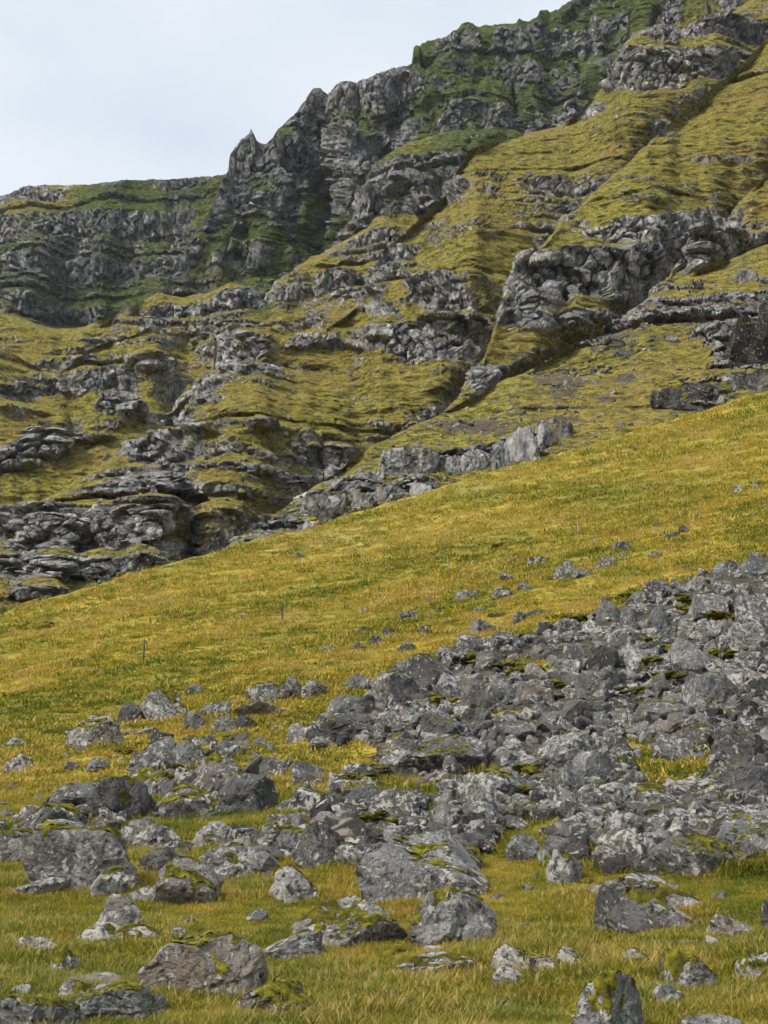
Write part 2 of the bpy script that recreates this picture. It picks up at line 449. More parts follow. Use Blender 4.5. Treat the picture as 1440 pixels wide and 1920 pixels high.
def grass_material():
    t = NT('grass_blades')
    oi = t.n.new('ShaderNodeObjectInfo')
    rnd = oi.outputs['Random']
    loc = oi.outputs['Location']
    p1 = t.noise(1.1, 5, 0.68, vec=loc); p2 = t.noise(0.09, 3, 0.6, vec=loc)
    k = t.math('ADD', t.math('ADD', t.step(t.sep(loc)[1], 12.0, 34.0, 0.31, 0.44), t.math('MULTIPLY', t.math('ADD', t.math('SUBTRACT', p1, 0.5), t.math('SUBTRACT', p2, 0.5)), 1.35)), t.math('MULTIPLY', t.math('SUBTRACT', rnd, 0.5), 0.58))
    c = t.ramp(k, [(0.18, (0.105, 0.150, 0.015)), (0.36, (0.245, 0.250, 0.026)), (0.50, (0.41, 0.325, 0.040)), (0.68, (0.50, 0.345, 0.060)), (0.88, (0.54, 0.40, 0.15))])
    c = t.mix(t.step(t.noise(0.6, 3, 0.6, vec=t.scaled((1, 1, 1), vec=loc, loc=(4, 8, 0))), 0.60, 0.70, 0, 0.65), c, (0.36, 0.175, 0.035))
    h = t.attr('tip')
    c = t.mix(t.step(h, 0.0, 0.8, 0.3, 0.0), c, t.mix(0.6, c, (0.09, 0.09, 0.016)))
    straw = t.attr('straw')
    c = t.mix(t.math('MULTIPLY', straw, 0.75), c, (0.44, 0.31, 0.13))
    t.bsdf.inputs['Base Color'].default_value = (1, 1, 1, 1)
    m = t.finish(c, 0.75, 0.15)
    tr = t.n.new('ShaderNodeBsdfTranslucent'); t.l.new(c, tr.inputs['Color'])
    ms = t.n.new('ShaderNodeMixShader'); ms.inputs[0].default_value = 0.3
    t.l.new(t.bsdf.outputs[0], ms.inputs[1]); t.l.new(tr.outputs[0], ms.inputs[2])
    t.l.new(ms.outputs[0], t.out.inputs['Surface'])
    return m

M_MTN = mountain_material()
M_OUT = mountain_material('outcrop_basalt', True)
M_GROUND = ground_material()
M_BOULDER = boulder_material('lichened_basalt')
M_STONE = boulder_material('talus_basalt', False)
M_MOSS = moss_material()
M_GRASS = grass_material()

# ------------------------------------------------------------------ mountain: spurs lofted between height rails (u, v, distance)
_r = random.Random(11)
SAW_Z, SAW_D, SAW_C, L_START = [], [], [], []
# thick lava flows that stand out as cliffs: foot and height; thin ones fill the gaps between
MASSIVE = [(38, 8), (60, 8), (92, 11), (112, 9.5), (138, 5), (163, 10), (188, 8), (214, 13), (244, 10), (270, 16), (302, 16), (335, 12)]
z_, mi = -20.0, 0
while z_ < 460:
    if mi < len(MASSIVE) and z_ >= MASSIVE[mi][0] - 4:
        z_, a = MASSIVE[mi]; mi += 1
        th, st = a * 1.55, 1.0
    else:
        th = _r.uniform(3.2, 6.5)
        if mi < len(MASSIVE): th = min(th, max(3.0, MASSIVE[mi][0] - z_))
        a = th * _r.uniform(0.28, 0.45); st = _r.uniform(0.5, 0.95)
    L_START.append(z_)
    # foot of the cliff, lip of the cliff, back to the next foot
    SAW_Z += [z_, z_ + a, z_ + a + 0.5]; SAW_D += [-0.5 * a * st, 0.5 * a * st, 0.47 * a * st]; SAW_C += [st, st, 0.0]
    SAW_Z += [z_ + th - 0.4]; SAW_D += [-0.45 * a * st]; SAW_C += [0.0]
    z_ += th
L_START = np.array(L_START)

U0, U1 = -190.0, 1630.0

def blobs(U, V, lst):
    s = np.zeros(U.shape, np.float32)
    for (bu, bv, ru, rv, w) in lst:
        s += w * np.exp(-(((U - bu) / ru) ** 2 + ((V - bv) / rv) ** 2))
    return s

SHEETS = {}

def sheet(name, rails, du=2.2, dv=2.2, terr=1.0, rockbias=0.0, flute=1.0, lush=0.0, dirt=0.0, rock=(), grass=(),
          lushb=(), dirtb=(), gullies=(), jag=0.0, near=None, bulge=0.0, steepw=0.46, col=1.0, fine=1.0, wall=0.0, seed=0, u0=U0, u1=U1, crestsm=1, hum=1.0, blend=None):
    u = np.arange(u0, u1 + du, du)
    vs = [smooth1(curve(r, u, 1), crestsm if i == 0 else 12) for i, r in enumerate(rails)]
    qs = [smooth1(1.0 / curve(r, u, 2), 14) for r in rails]
    vs[0] = vs[0] + 5.0 * fbm(u / 60, u * 0 + seed, u * 0, 3, 33 + seed) * (0.4 if crestsm == 0 else 1)
    qs = [q * (1 + 0.024 * fbm(u / 110, u * 0 + 3 * i, u * 0 + seed, 3, 37 + seed)) for i, q in enumerate(qs)]
    if jag:
        f1, ed, cid = voronoi(u / 9.0, u * 0 + seed, u * 0 + 0.5, seed + 3)
        vs[0] = vs[0] + jag * (cid - 0.5) * 2 * sstep(0.0, 0.25, ed) + jag * 0.6 * fbm(u / 40, u * 0, u * 0, 4, seed)
    Vr, Qr = [], []
    for k in range(len(rails) - 1):
        n = max(3, int(math.ceil(np.percentile(vs[k + 1] - vs[k], 90) / dv)))
        t = np.linspace(0, 1, n, endpoint=(k == len(rails) - 2))[:, None]
        Vr.append(vs[k][None] * (1 - t) + vs[k + 1][None] * t)
        Qr.append(qs[k][None] * (1 - t) + qs[k + 1][None] * t)
    V = np.concatenate(Vr); Q = np.concatenate(Qr)
    U = np.broadcast_to(u, V.shape)
    R = 1.0 / Q
    below = V - V[0:1]
    if bulge:                                       # the spur is rounded: it falls back to both sides of its nose
        cm = np.minimum.accumulate(vs[0] + 0.001 * u[::-1])          # crest as a falling curve of u, so that it can be read backwards
        nm = np.minimum.accumulate(curve(near, u, 1) + 0.001 * u[::-1])
        ul = np.interp(V, cm[::-1], u[::-1]); ur = np.interp(V, nm[::-1], u[::-1])
        ss_ = np.clip((U - ul) / np.maximum(ur - ul, 60), -0.3, 1.5)
        R = R + bulge * (np.where(ss_ < 0.38, 0.55 * ((0.38 - ss_) / 0.38) ** 2, 1.1 * ((ss_ - 0.38) / 0.62) ** 2) - 0.3)
    for (gu, gw, amp, v0, v1, lean) in gullies:
        c = gu + lean * (V - v0) + 14 * fbm(V / 50, V * 0 + gu, V * 0, 3, 21)
        R = R + amp * np.exp(-((U - c) / gw) ** 2) * sstep(v0, v0 + 60, V) * (1 - 0.6 * sstep(v1, v1 + 120, V)) * sstep(3, 50, below)
    P = place(U, V, R)
    # smooth outward direction
    N = grid_normals(P)
    nh = N[..., :2].copy()
    for ax in (0, 1):
        k = np.ones(9) / 9
        nh = np.apply_along_axis(lambda a: np.convolve(np.pad(a, 4, mode='edge'), k, mode='valid'), ax, nh)
    nh /= np.linalg.norm(nh, axis=-1, keepdims=True) + 1e-6
    x, y, z = (P[..., i].astype(np.float32) for i in range(3))
    crestf = sstep(0, 22, below)
    zz = z + 3.2 * fbm(x / 60, y / 60, z / 90, 3, 50) + 0.5 * fbm(x / 9, y / 9, z / 30, 2, 51)
    lay = np.searchsorted(L_START, zz).astype(np.float32) * 5.37
    saw = np.interp(zz, SAW_Z, SAW_D); clf = np.interp(zz, SAW_Z, SAW_C)
    big = fbm(x / 55, y / 55, z / (15 + 80 * wall), 4, 60 + seed) * (1 + 0.5 * wall)
    M = rockbias + 0.65 * big + blobs(U, V, rock) - blobs(U, V, grass) + (0.30 + 0.25 * wall) * fbm(x / 9, y / 9, z / (9 + 40 * wall), 3, 64 + seed)
    foot = 0.0
    if near is not None:                            # more rock and darker ground just above the nearer crest, to set spurs apart
        nv = curve(near, u, 1)[None]
        foot = np.exp(-(np.clip(nv - V, 0, 400) / 26) ** 2) * sstep(-0.5, 0.5, fbm(x / 12, y / 12, z / 12, 3, 66 + seed) + 0.25)
        M = M + 0.35 * foot
    Mc = sstep(-0.25, 0.55, M)
    run = np.clip(N[..., 2] / (np.linalg.norm(N[..., :2], axis=-1) + 1e-3), 0.15, 1.5)
    d = terr * 0.88 * saw * (0.30 + 0.75 * Mc) * (0.35 + 0.65 * crestf) * run
    # blocky, columnar relief where rock shows
    solid = np.clip(Mc * (0.30 + 0.85 * clf) + np.clip(M - 0.55, 0, 1) * 0.6, 0, 1.2)
    f1, ed, cid = voronoi(x / (3.4 * col), y / (3.4 * col), lay + z / 60, 5 + seed)
    g1, ge, gid = voronoi(x / (1.5 * col), y / (1.5 * col), z / (2.8 * col * (1 + wall)), 9 + seed)
    cf2 = 0.4 + 0.6 * crestf
    d = d + flute * cf2 * solid * (2.9 * (cid - 0.5) + 1.9 * sstep(0, 0.14, ed) + fine * (0.6 * (gid - 0.5) + 0.25 * sstep(0, 0.25, ge)))
    d = d + cf2 * (flute * 1.1 * fbm(x / 13, y / 13, z / 40, 3, 70 + seed) * (0.35 + 0.6 * Mc) + wall * (6.5 * fbm(x / 20, y / 20, z / 190, 4, 75 + seed) - 6.0 * np.clip(1 - 5 * np.abs(fbm(x / 26, y / 26, z / 160, 3, 76 + seed)), 0, 1)))
    # turf hummocks and terracettes
    hm = fbm(x / 5.0, y / 5.0, z / 1.7, 4, 80 + seed)
    hm = hm + 0.5 * fbm(x / 6.0, y / 6.0, z / 0.85, 2, 85 + seed)
    d = d + hum * 0.8 * hm * (1 - 0.7 * solid) * (0.3 + 0.7 * crestf)
    P2 = P.copy()
    P2[..., 0] += nh[..., 0] * d; P2[..., 1] += nh[..., 1] * d
    P2[..., 2] += 0.35 * vnoise(x / 3, y / 3, z / 3, 91 + seed) * (0.4 + 0.6 * crestf)
    N2 = grid_normals(P2)
    steep = 1 - np.abs(N2[..., 2])
    rk = steepw * sstep(0.34, 0.80, steep) + 0.46 * solid + 0.22 * (M) + 0.06
    lu = lush + blobs(U, V, lushb) + 0.35 * fbm(x / 45, y / 45, z / 60, 3, 120 + seed)
    di = dirt + blobs(U, V, dirtb) + 0.55 * foot
    mask = np.stack([np.clip(rk, 0, 1.3), np.clip(lu, 0, 1.2), np.clip(di, 0, 1.2)], -1)
    # far side of the crest
    back = []
    for (dr, dz) in ((60, 45), (30, 20), (14, 7.5), (6, 2.4), (2, 0.5)):
        b = P2[0].copy(); h = P[0, :, :2] - CAM[:2]; h = h / np.linalg.norm(h, axis=1, keepdims=True)
        b[:, :2] += h * dr; b[:, 2] -= dz
        back.append(b)
    P3 = np.concatenate([np.stack(back), P2]); mask = np.concatenate([np.repeat(mask[:1], len(back), 0), mask])
    tone = np.concatenate([np.repeat(cid[:1], len(back), 0), cid])
    me = grid_mesh(name, P3, {'mask': mask, 'tone': tone}, smooth=False)
    SHEETS[name] = (u, V, R, P2, rk, di, N2)
    o = link(name, me, M_MTN, kind='structure')
    return o

def off(pts, dv, r):
    """a copy of a rail moved down the picture; r is a new distance or an addition given as a string"""
    return [(u, v + dv, (rr + float(r)) if isinstance(r, str) else r) for (u, v, rr) in pts]

HILL = [(-260, 1215, 112), (0, 1150, 118), (100, 1120, 120), (200, 1090, 122), (300, 1060, 124), (440, 1025, 128), (600, 985, 136), (740, 942, 142), (870, 902, 147), (980, 868, 152), (1100, 835, 158), (1230, 798, 165), (1440, 730, 178), (1700, 650, 195)]
E_C = [(-260, 1300, 135), (300, 1120, 138), (380, 1058, 143), (440, 1012, 148), (520, 960, 155), (600, 905, 165), (700, 832, 178), (780, 795, 186), (870, 750, 195), (1000, 690, 207), (1160, 600, 225), (1280, 520, 240), (1440, 455, 255), (1640, 380, 275)]
D2_C = [(1000, 760, 222), (1100, 670, 232), (1180, 592, 240), (1230, 540, 246), (1300, 460, 262), (1380, 390, 275), (1440, 330, 285), (1640, 180, 310)]
D_C = [(700, 960, 190), (800, 820, 200), (840, 765, 205), (880, 718, 222), (905, 680, 235), (930, 610, 250), (950, 540, 262), (1000, 470, 276), (1060, 410, 290), (1130, 348, 305), (1225, 262, 325), (1320, 180, 345), (1440, 78, 370), (1640, -90, 410)]
C_C = [(-260, 1150, 208), (0, 990, 240), (60, 950, 250), (130, 905, 262), (200, 860, 272), (280, 820, 285), (340, 788, 295), (370, 725, 305), (405, 688, 315), (425, 640, 324), (470, 616, 328), (505, 612, 330), (545, 640, 330), (590, 625, 338), (640, 600, 345), (690, 560, 350), (697, 515, 358), (715, 475, 368), (760, 440, 378), (800, 400, 388), (848, 352, 398), (856, 322, 402), (880, 285, 408), (940, 262, 418), (990, 250, 425), (1060, 233, 437), (1100, 196, 445), (1145, 160, 450), (1160, 98, 460), (1190, 66, 465), (1240, 45, 470), (1285, 62, 478), (1340, 30, 485), (1440, -10, 500), (1640, -120, 540)]
L3_C = [(-260, 920, 330), (-60, 850, 335), (0, 832, 340), (50, 822, 345), (64, 802, 347), (80, 795, 347), (92, 806, 347), (106, 834, 349), (150, 818, 352), (165, 780, 355), (188, 740, 358), (215, 728, 360), (246, 738, 363), (258, 772, 366), (290, 790, 370), (330, 770, 372), (350, 722, 375), (400, 700, 380), (520, 690, 388)]
L2_C = [(-260, 600, 430), (-60, 640, 430), (0, 655, 430), (40, 672, 428), (75, 690, 426), (100, 702, 424), (130, 690, 424), (160, 655, 426), (200, 640, 428), (240, 628, 430), (285, 612, 432), (305, 622, 434), (320, 655, 436), (333, 695, 438), (380, 708, 440), (560, 720, 440)]
L1_C = [(-260, 560, 520), (-60, 570, 515), (0, 585, 512), (60, 602, 508), (110, 617, 505), (160, 612, 500), (200, 600, 498), (250, 575, 496), (300, 553, 494), (340, 560, 492), (400, 548, 490), (430, 530, 488), (470, 540, 486), (495, 562, 485), (515, 535, 485), (560, 500, 486), (620, 465, 486), (660, 447, 486), (690, 425, 487), (700, 408, 488), (720, 400, 488), (745, 415, 488), (780, 420, 488), (830, 425, 490), (960, 430, 490)]
M_C = [(430, 640, 500), (560, 540, 520), (620, 480, 528), (650, 420, 531), (680, 365, 535), (700, 312, 540), (740, 285, 542), (800, 262, 545), (860, 246, 547), (930, 240, 550), (1000, 258, 550), (1060, 262, 550), (1160, 260, 550), (1300, 280, 550)]
B_C = [(250, 650, 570), (276, 566, 580), (300, 532, 585), (350, 502, 592), (362, 445, 596), (390, 402, 600), (404, 368, 602), (418, 335, 604), (428, 316, 605), (432, 290, 607), (452, 262, 608), (464, 247, 608), (469, 238, 608), (475, 233, 608), (480, 246, 608), (484, 254, 608), (497, 268, 609), (510, 255, 610), (520, 238, 610), (528, 236, 610), (550, 215, 612), (580, 182, 615), (588, 170, 615), (606, 167, 616), (617, 178, 617), (640, 156, 618), (690, 150, 620), (735, 128, 622), (772, 121, 624), (775, 92, 625), (782, 86, 626), (800, 80, 627), (840, 70, 628), (858, 54, 629), (866, 46, 630), (880, 46, 630), (895, 52, 631), (968, 46, 634), (974, 35, 634), (980, 40, 634), (1008, 32, 636), (1012, 20, 637), (1024, 18, 637), (1030, 24, 637), (1060, 10, 640), (1090, -6, 642), (1200, -60, 650), (1440, -180, 670), (1640, -260, 690)]
B_F = [(250, 690, 560), (300, 600, 572), (380, 572, 580), (450, 525, 578), (560, 512, 576), (620, 480, 575), (680, 420, 574), (740, 335, 576), (870, 262, 578), (960, 250, 580), (1090, 220, 582), (1160, 195, 585), (1440, 100, 600), (1640, 60, 615)]
A_C = [(-260, 405, 765), (-60, 378, 745), (0, 367, 740), (22, 358, 738), (55, 349, 735), (130, 347, 730), (220, 341, 722), (300, 335, 715), (410, 330, 700), (480, 326, 690), (620, 320, 675)]
A_1 = [(-260, 490, 742), (0, 452, 720), (100, 440, 712), (250, 446, 702), (420, 440, 684), (620, 430, 660)]
A_2 = [(-260, 560, 690), (0, 576, 672), (100, 602, 668), (200, 612, 662), (300, 592, 655), (420, 575, 640), (620, 560, 625)]

ALL_GRASS = ()
sheet('cliff_plateau', [A_C, A_1, A_2, off(A_2, 90, 560)], u1=640, terr=0.8, rockbias=0.15, steepw=.24, flute=1.0, col=.9, fine=.8, wall=0.35, lush=0.56, seed=1, jag=0.8,
      lushb=((130, 470, 60, 60, .5), (120, 560, 60, 40, .5), (320, 590, 120, 20, .6)), grass=((150, 622, 200, 16, 1.2),),
      gullies=((110, 30, 9, 430, 560, 0.0), (55, 26, -8, 400, 560, 0), (230, 50, 9, 440, 620, 0), (190, 20, -6, 350, 420, 0), (340, 30, 5, 360, 500, 0)))
sheet('cliff_main', [B_C, B_F, off(B_F, 90, 520)], u0=250, terr=0.4, rockbias=0.17, steepw=.20, flute=1.0, col=.85, fine=.8, wall=1.0, lush=0.60, seed=2, jag=1.4, crestsm=0,
      gullies=((600, 20, 30, 190, 480, 0.0), (655, 24, -16, 200, 420, 0.0), (548, 18, 12, 260, 480, -0.05), (500, 26, -10, 300, 480, -.1), (430, 26, -14, 340, 520, -.1),
               (770, 30, 18, 170, 260, -0.35), (880, 40, -8, 130, 220, 0), (958, 16, 12, 150, 240, 0), (1035, 14, 8, 60, 200, 0), (1000, 20, -6, 40, 200, 0), (1130, 26, 14, 20, 160, 0), (1080, 18, -8, 20, 180, 0)),
      lushb=((600, 400, 26, 110, .9), (545, 330, 40, 70, .45), (500, 480, 50, 50, .5), (960, 210, 26, 60, .8), (730, 230, 40, 40, .5), (880, 150, 80, 25, .4), (1050, 120, 30, 60, .4), (450, 420, 40, 60, .4)),
      grass=((600, 400, 22, 100, .8), (640, 200, 40, 22, .6), (480, 340, 30, 20, .5), (745, 235, 22, 22, .7), (840, 140, 50, 10, .5)),
      rock=((1110, 70, 90, 60, .55), (1000, 110, 60, 50, .3), (655, 280, 26, 90, .6), (900, 90, 120, 26, .5), (880, 190, 26, 30, .4), (700, 140, 60, 12, .4)))
sheet('cliff_middle_tier', [M_C, off(M_C, 26, '-9'), off(M_C, 210, '-42')], u0=420, u1=1320, terr=0.9, rockbias=0.12, steepw=.26, flute=1.3, col=1.2, fine=.8, wall=.4, lush=0.50, seed=3,
      grass=((800, 275, 160, 13, 1.5), (930, 245, 60, 12, 1.2), (760, 370, 50, 8, .8)), rock=((790, 320, 90, 30, .5), (800, 380, 80, 14, .5), (690, 400, 40, 80, .8), (740, 330, 40, 40, .6)),
      lushb=((800, 345, 100, 40, .4), (960, 262, 60, 12, .7)), gullies=((740, 16, 7, 300, 420, -.4), (830, 20, -6, 300, 420, -.3)))
sheet('spur_upper_left', [L1_C, off(L1_C, 12, '-6'), off(L1_C, 220, '-52')], u1=970, terr=1.0, rockbias=0.15, flute=1.0, col=.9, lush=0.12, seed=4,
      rock=((650, 540, 34, 34, .8), (290, 600, 60, 16, .8), (390, 590, 50, 26, .6), (440, 570, 40, 20, .4), (600, 600, 40, 14, .6), (200, 650, 50, 14, .5), (460, 555, 26, 16, .6)),
      grass=((600, 490, 90, 10, .8), (720, 405, 30, 8, 1), (500, 590, 40, 12, .6), (350, 660, 40, 40, .8), (100, 625, 120, 9, 1.0)),
      dirtb=((570, 535, 60, 26, .5), (715, 440, 26, 24, .7)), lushb=((490, 575, 30, 20, .6), (700, 390, 40, 20, .4)),
      gullies=((560, 40, 9, 520, 640, 0), (655, 26, -7, 500, 600, 0), (350, 30, 10, 600, 800, 0.1)))
sheet('spur_knob', [L2_C, off(L2_C, 8, '-3'), off(L2_C, 190, '-46')], u1=570, terr=1.1, rockbias=-0.02, flute=0.9, col=.9, seed=5,
      rock=((20, 745, 50, 26, .9), (280, 645, 40, 5, .5)), dirtb=((290, 690, 36, 26, .8), (160, 715, 70, 22, .5), (60, 690, 50, 20, .5), (110, 735, 30, 16, .5)),
      gullies=((285, 30, -7, 630, 720, 0), (345, 16, 10, 640, 740, 0), (120, 16, 6, 700, 760, 0)), grass=((150, 760, 60, 20, .5),))
L3_F = [(-260, 985, 326), (0, 888, 336), (60, 868, 342), (110, 862, 345), (150, 838, 347), (240, 812, 357), (330, 800, 366), (520, 760, 380)]
sheet('spur_columns', [L3_C, L3_F, off(C_C, 70, 312)], u1=540, terr=0.7, rockbias=-0.3, flute=1.9, seed=6, crestsm=0,
      rock=((215, 775, 46, 38, 1.5), (80, 832, 30, 30, 1.5), (150, 830, 50, 20, 1.2), (20, 860, 50, 30, 1.3), (-100, 900, 90, 40, 1.0), (310, 790, 40, 14, .8), (370, 740, 26, 26, 1.0)),
      grass=((60, 920, 120, 26, 1.4), (220, 840, 80, 14, 1.0)))
C_B = [(-260, 1250, 150), (0, 1200, 180), (200, 1145, 200), (300, 1110, 208), (440, 1070, 218), (600, 955, 248), (740, 885, 258), (830, 810, 258), (880, 775, 268), (905, 735, 280), (930, 665, 295), (960, 600, 308), (1060, 470, 340), (1130, 405, 356), (1225, 318, 378), (1320, 236, 400), (1440, 134, 425), (1640, -30, 465)]
sheet('spur_terraced', [C_C, off(C_C, 6, '-2.5'), C_B], terr=1.1, near=[p for p in E_C if p[0] < 850] + [p for p in D_C if p[0] > 860], bulge=15, steepw=.40, rockbias=0.04, flute=0.75, col=.8, seed=7, dirt=0.02,
      rock=((780, 425, 70, 14, .8), (850, 350, 20, 26, .9), (702, 535, 26, 40, 1.1), (820, 545, 46, 34, 1.2), (735, 500, 36, 34, 1.1), (880, 585, 26, 30, .8), (765, 645, 36, 18, 1.2), (850, 660, 40, 18, 1.0), (560, 645, 30, 10, .9), (440, 655, 40, 26, 1.6), (640, 650, 60, 8, .6),
            (700, 580, 40, 10, .5), (860, 340, 20, 10, .8), (1010, 370, 20, 10, .6), (1060, 385, 26, 10, .6), (900, 390, 40, 10, .3), (760, 440, 30, 8, .6),
            (1180, 110, 34, 28, 1.1), (1255, 110, 34, 30, 1.2), (1390, 70, 60, 40, .7), (1190, 160, 40, 6, .5),
            (380, 730, 40, 26, 1.3), (330, 800, 50, 20, 1.0), (400, 800, 20, 14, .5), (300, 850, 60, 26, 1.0), (250, 900, 80, 30, 1.0), (330, 920, 50, 30, 1.1), (90, 990, 90, 40, 1.2), (130, 1070, 110, 30, 1.2), (40, 1090, 60, 40, .9),
            (240, 990, 70, 40, 1.0), (300, 1040, 80, 20, .8), (510, 690, 60, 6, .4), (480, 805, 14, 10, .5), (650, 815, 40, 10, .3), (600, 900, 60, 8, .4), (450, 920, 40, 10, .3)),
      grass=((560, 750, 130, 30, .7), (470, 830, 60, 30, .5), (960, 290, 70, 24, .9), (1050, 260, 60, 20, .8), (1150, 180, 60, 12, .8), (1180, 75, 40, 8, .6), (700, 720, 90, 26, .4), (1050, 320, 80, 20, .4), (300, 1010, 30, 10, .4), (80, 1090, 40, 8, .5)),
      dirtb=((660, 770, 14, 80, .35), (690, 760, 10, 60, .3), (430, 900, 40, 26, .55), (560, 850, 10, 60, .3), (460, 970, 50, 26, .5), (710, 600, 12, 30, .5), (830, 470, 60, 12, .3), (900, 420, 60, 14, .25)),
      lushb=((870, 620, 26, 30, .5), (1240, 250, 50, 30, .3), (910, 560, 16, 60, .4)),
      gullies=((1345, 40, 7, 150, 5000, -.82), (300, 40, -10, 860, 1000, -.2), (200, 30, 9, 920, 1040, -.4), (380, 30, 7, 880, 1000, -.2), (90, 30, 6, 980, 1080, -.4), (640, 40, 6, 640, 800, .2)))
sheet('spur_grassy', [D_C, off(D_C, 6, '-2.5'), off(E_C, 60, '24')], u0=690, terr=1.0, near=[p for p in E_C if p[0] < 1230] + [(1290, 470, 1), (1380, 392, 1), (1440, 332, 1), (1640, 180, 1)], bulge=16, rockbias=-0.14, flute=0.65, col=.8, seed=8,
      rock=((1000, 540, 46, 44, 1.4), (1110, 505, 70, 26, 1.2), (1195, 500, 36, 44, 1.4), (1130, 545, 90, 16, .8), (970, 590, 30, 26, 1.2), (1090, 590, 60, 14, 1.0), (1010, 610, 40, 10, .9), (1215, 425, 40, 12, 1.2), (1290, 430, 30, 10, 1.0), (905, 700, 20, 26, 1.0), (980, 655, 50, 10, .5),
            (1180, 330, 60, 5, .6), (1340, 300, 80, 8, .7), (1100, 345, 20, 10, .8), (1380, 330, 60, 6, .5), (1310, 345, 80, 5, .5)),
      grass=((1100, 575, 60, 10, 1.0), (1060, 455, 60, 18, .9), (1200, 390, 90, 14, .7), (1250, 300, 80, 26, .7), (1350, 210, 90, 50, .9), (1130, 400, 40, 20, .6), (1060, 640, 60, 10, .5)),
      dirtb=((1340, 300, 60, 10, .4), (1360, 345, 60, 10, .4)), gullies=((1250, 26, 6, 430, 560, 0), (1060, 14, 5, 480, 560, 0), (1195, 26, -4, 450, 560, 0)))
sheet('spur_ribbed', [D2_C, off(D2_C, 6, '-2'), off(E_C, 60, '10')], u0=1000, terr=1.0, near=E_C, bulge=10, rockbias=-0.05, flute=0.7, col=.8, seed=9,
      rock=((1350, 450, 60, 40, .9), (1290, 480, 30, 30, .8), (1240, 545, 20, 20, .8), (1390, 390, 26, 12, .6)), grass=((1410, 390, 40, 20, .7), (1400, 340, 40, 20, .7)))
sheet('spur_scree', [E_C, off(E_C, 6, '-1.5'), [(-260, 1300, 117)] + off(HILL[1:], 55, '3')], u0=290, terr=0.4, rockbias=-0.12, flute=0.7, col=.7, dirt=0.40, seed=10, hum=0.7,
      rock=((600, 945, 60, 20, 1.6), (520, 985, 70, 18, 1.6), (680, 905, 50, 16, 1.2), (700, 935, 60, 18, 1.6), (780, 915, 40, 18, 1.6), (780, 865, 50, 22, 1.5), (870, 860, 50, 22, 1.5), (940, 855, 50, 22, 1.5), (1000, 830, 50, 30, 1.6), (1390, 640, 60, 60, .9), (1300, 750, 70, 24, .9), (450, 1015, 60, 10, 1.0), (1230, 590, 70, 16, .3), (1170, 610, 50, 14, .4)),
      grass=((950, 770, 90, 24, .6), (1200, 740, 60, 40, 1.2), (1290, 660, 50, 26, 1.2), (1060, 830, 60, 20, 1.0), (1000, 860, 80, 12, .8)),
      dirtb=((1130, 640, 90, 26, .35), (1050, 720, 60, 30, .35), (890, 800, 90, 14, .5), (1060, 790, 50, 8, .5), (1140, 750, 30, 12, .6), (1180, 710, 30, 10, .6), (820, 860, 80, 20, .3), (1350, 640, 40, 40, .3), (1240, 640, -1, -1, 0) if False else (1290, 600, 40, 20, .3), (1200, 760, 60, 50, -.5), (1290, 670, 50, 26, -.5)))

# ------------------------------------------------------------------ meadow and talus ground
TAL_TOP = [(-300, 1560), (40, 1540), (180, 1490), (240, 1440), (300, 1402), (480, 1402), (560, 1390), (590, 1350), (650, 1330), (700, 1290), (730, 1262), (800, 1240), (880, 1208), (960, 1200), (1060, 1172), (1140, 1148), (1230, 1100), (1330, 1075), (1440, 1045), (1700, 980)]
TAL_BOT = [(-300, 1600), (60, 1610), (330, 1600), (500, 1645), (680, 1660), (900, 1600), (960, 1615), (1060, 1640), (1200, 1650), (1440, 1640), (1700, 1640)]
GAPS = [(640, 1440, 70, 20), (1290, 1455, 75, 28), (985, 1590, 60, 30), (760, 1500, 90, 12), (540, 1475, 50, 22), (345, 1560, 60, 22), (850, 1545, 50, 10), (500, 1510, 40, 20), (1250, 1490, 60, 16), (900, 1470, 30, 12), (560, 1590, 30, 20), (940, 1360, 50, 8), (1000, 1255, 60, 8), (1350, 1415, 40, 12), (460, 1560, 60, 18), (560, 1420, 60, 14), (1150, 1420, 40, 8)]

def talus_amount(u, v):
    u = np.asarray(u, float); v = np.asarray(v, float)
    top, bot = curve(TAL_TOP, u), curve(TAL_BOT, u)
    a = sstep(-10, 22, v - top) * sstep(-10, 26, bot - v)
    a = a * (0.62 + 0.38 * sstep(520, 800, u - 0.3 * (v - 1400)))
    for (gu, gv, ru, rv) in GAPS:
        a = a * (1 - np.exp(-(((u - gu) / (1.25 * ru)) ** 2 + ((v - gv) / (1.6 * rv)) ** 2) ** 2))
    return a

INV0 = 1 / 11.0
def ground_r(u, v):
    vc = curve(HILL, u); qc = 1 / curve(HILL, u, 2)
    t = (np.asarray(v, float) - vc) / (1920 - vc)
    t = np.maximum(t, 0)
    g = 0.35 * t + 0.65 * t ** 2.2
    return 1 / (qc + (INV0 - qc) * g)

def ground_bump(x, y, ta=0.0, r=30.0):
    far = np.clip(r / 40.0, 0.35, 2.2)
    return (0.10 * far * fbm(x / 4.5, y / 4.5, 0 * x, 4, 300) + 0.07 * fbm(x / 0.9, y / 0.9, 0 * x, 3, 301) * np.clip(far, 0.5, 1)
            + 0.22 * ta)

def ground_at(u, v):
    r = ground_r(u, v)
    p = place(u, v, r)
    p[..., 2] += ground_bump(p[..., 0], p[..., 1], talus_amount(u, v), r)
    return p, r

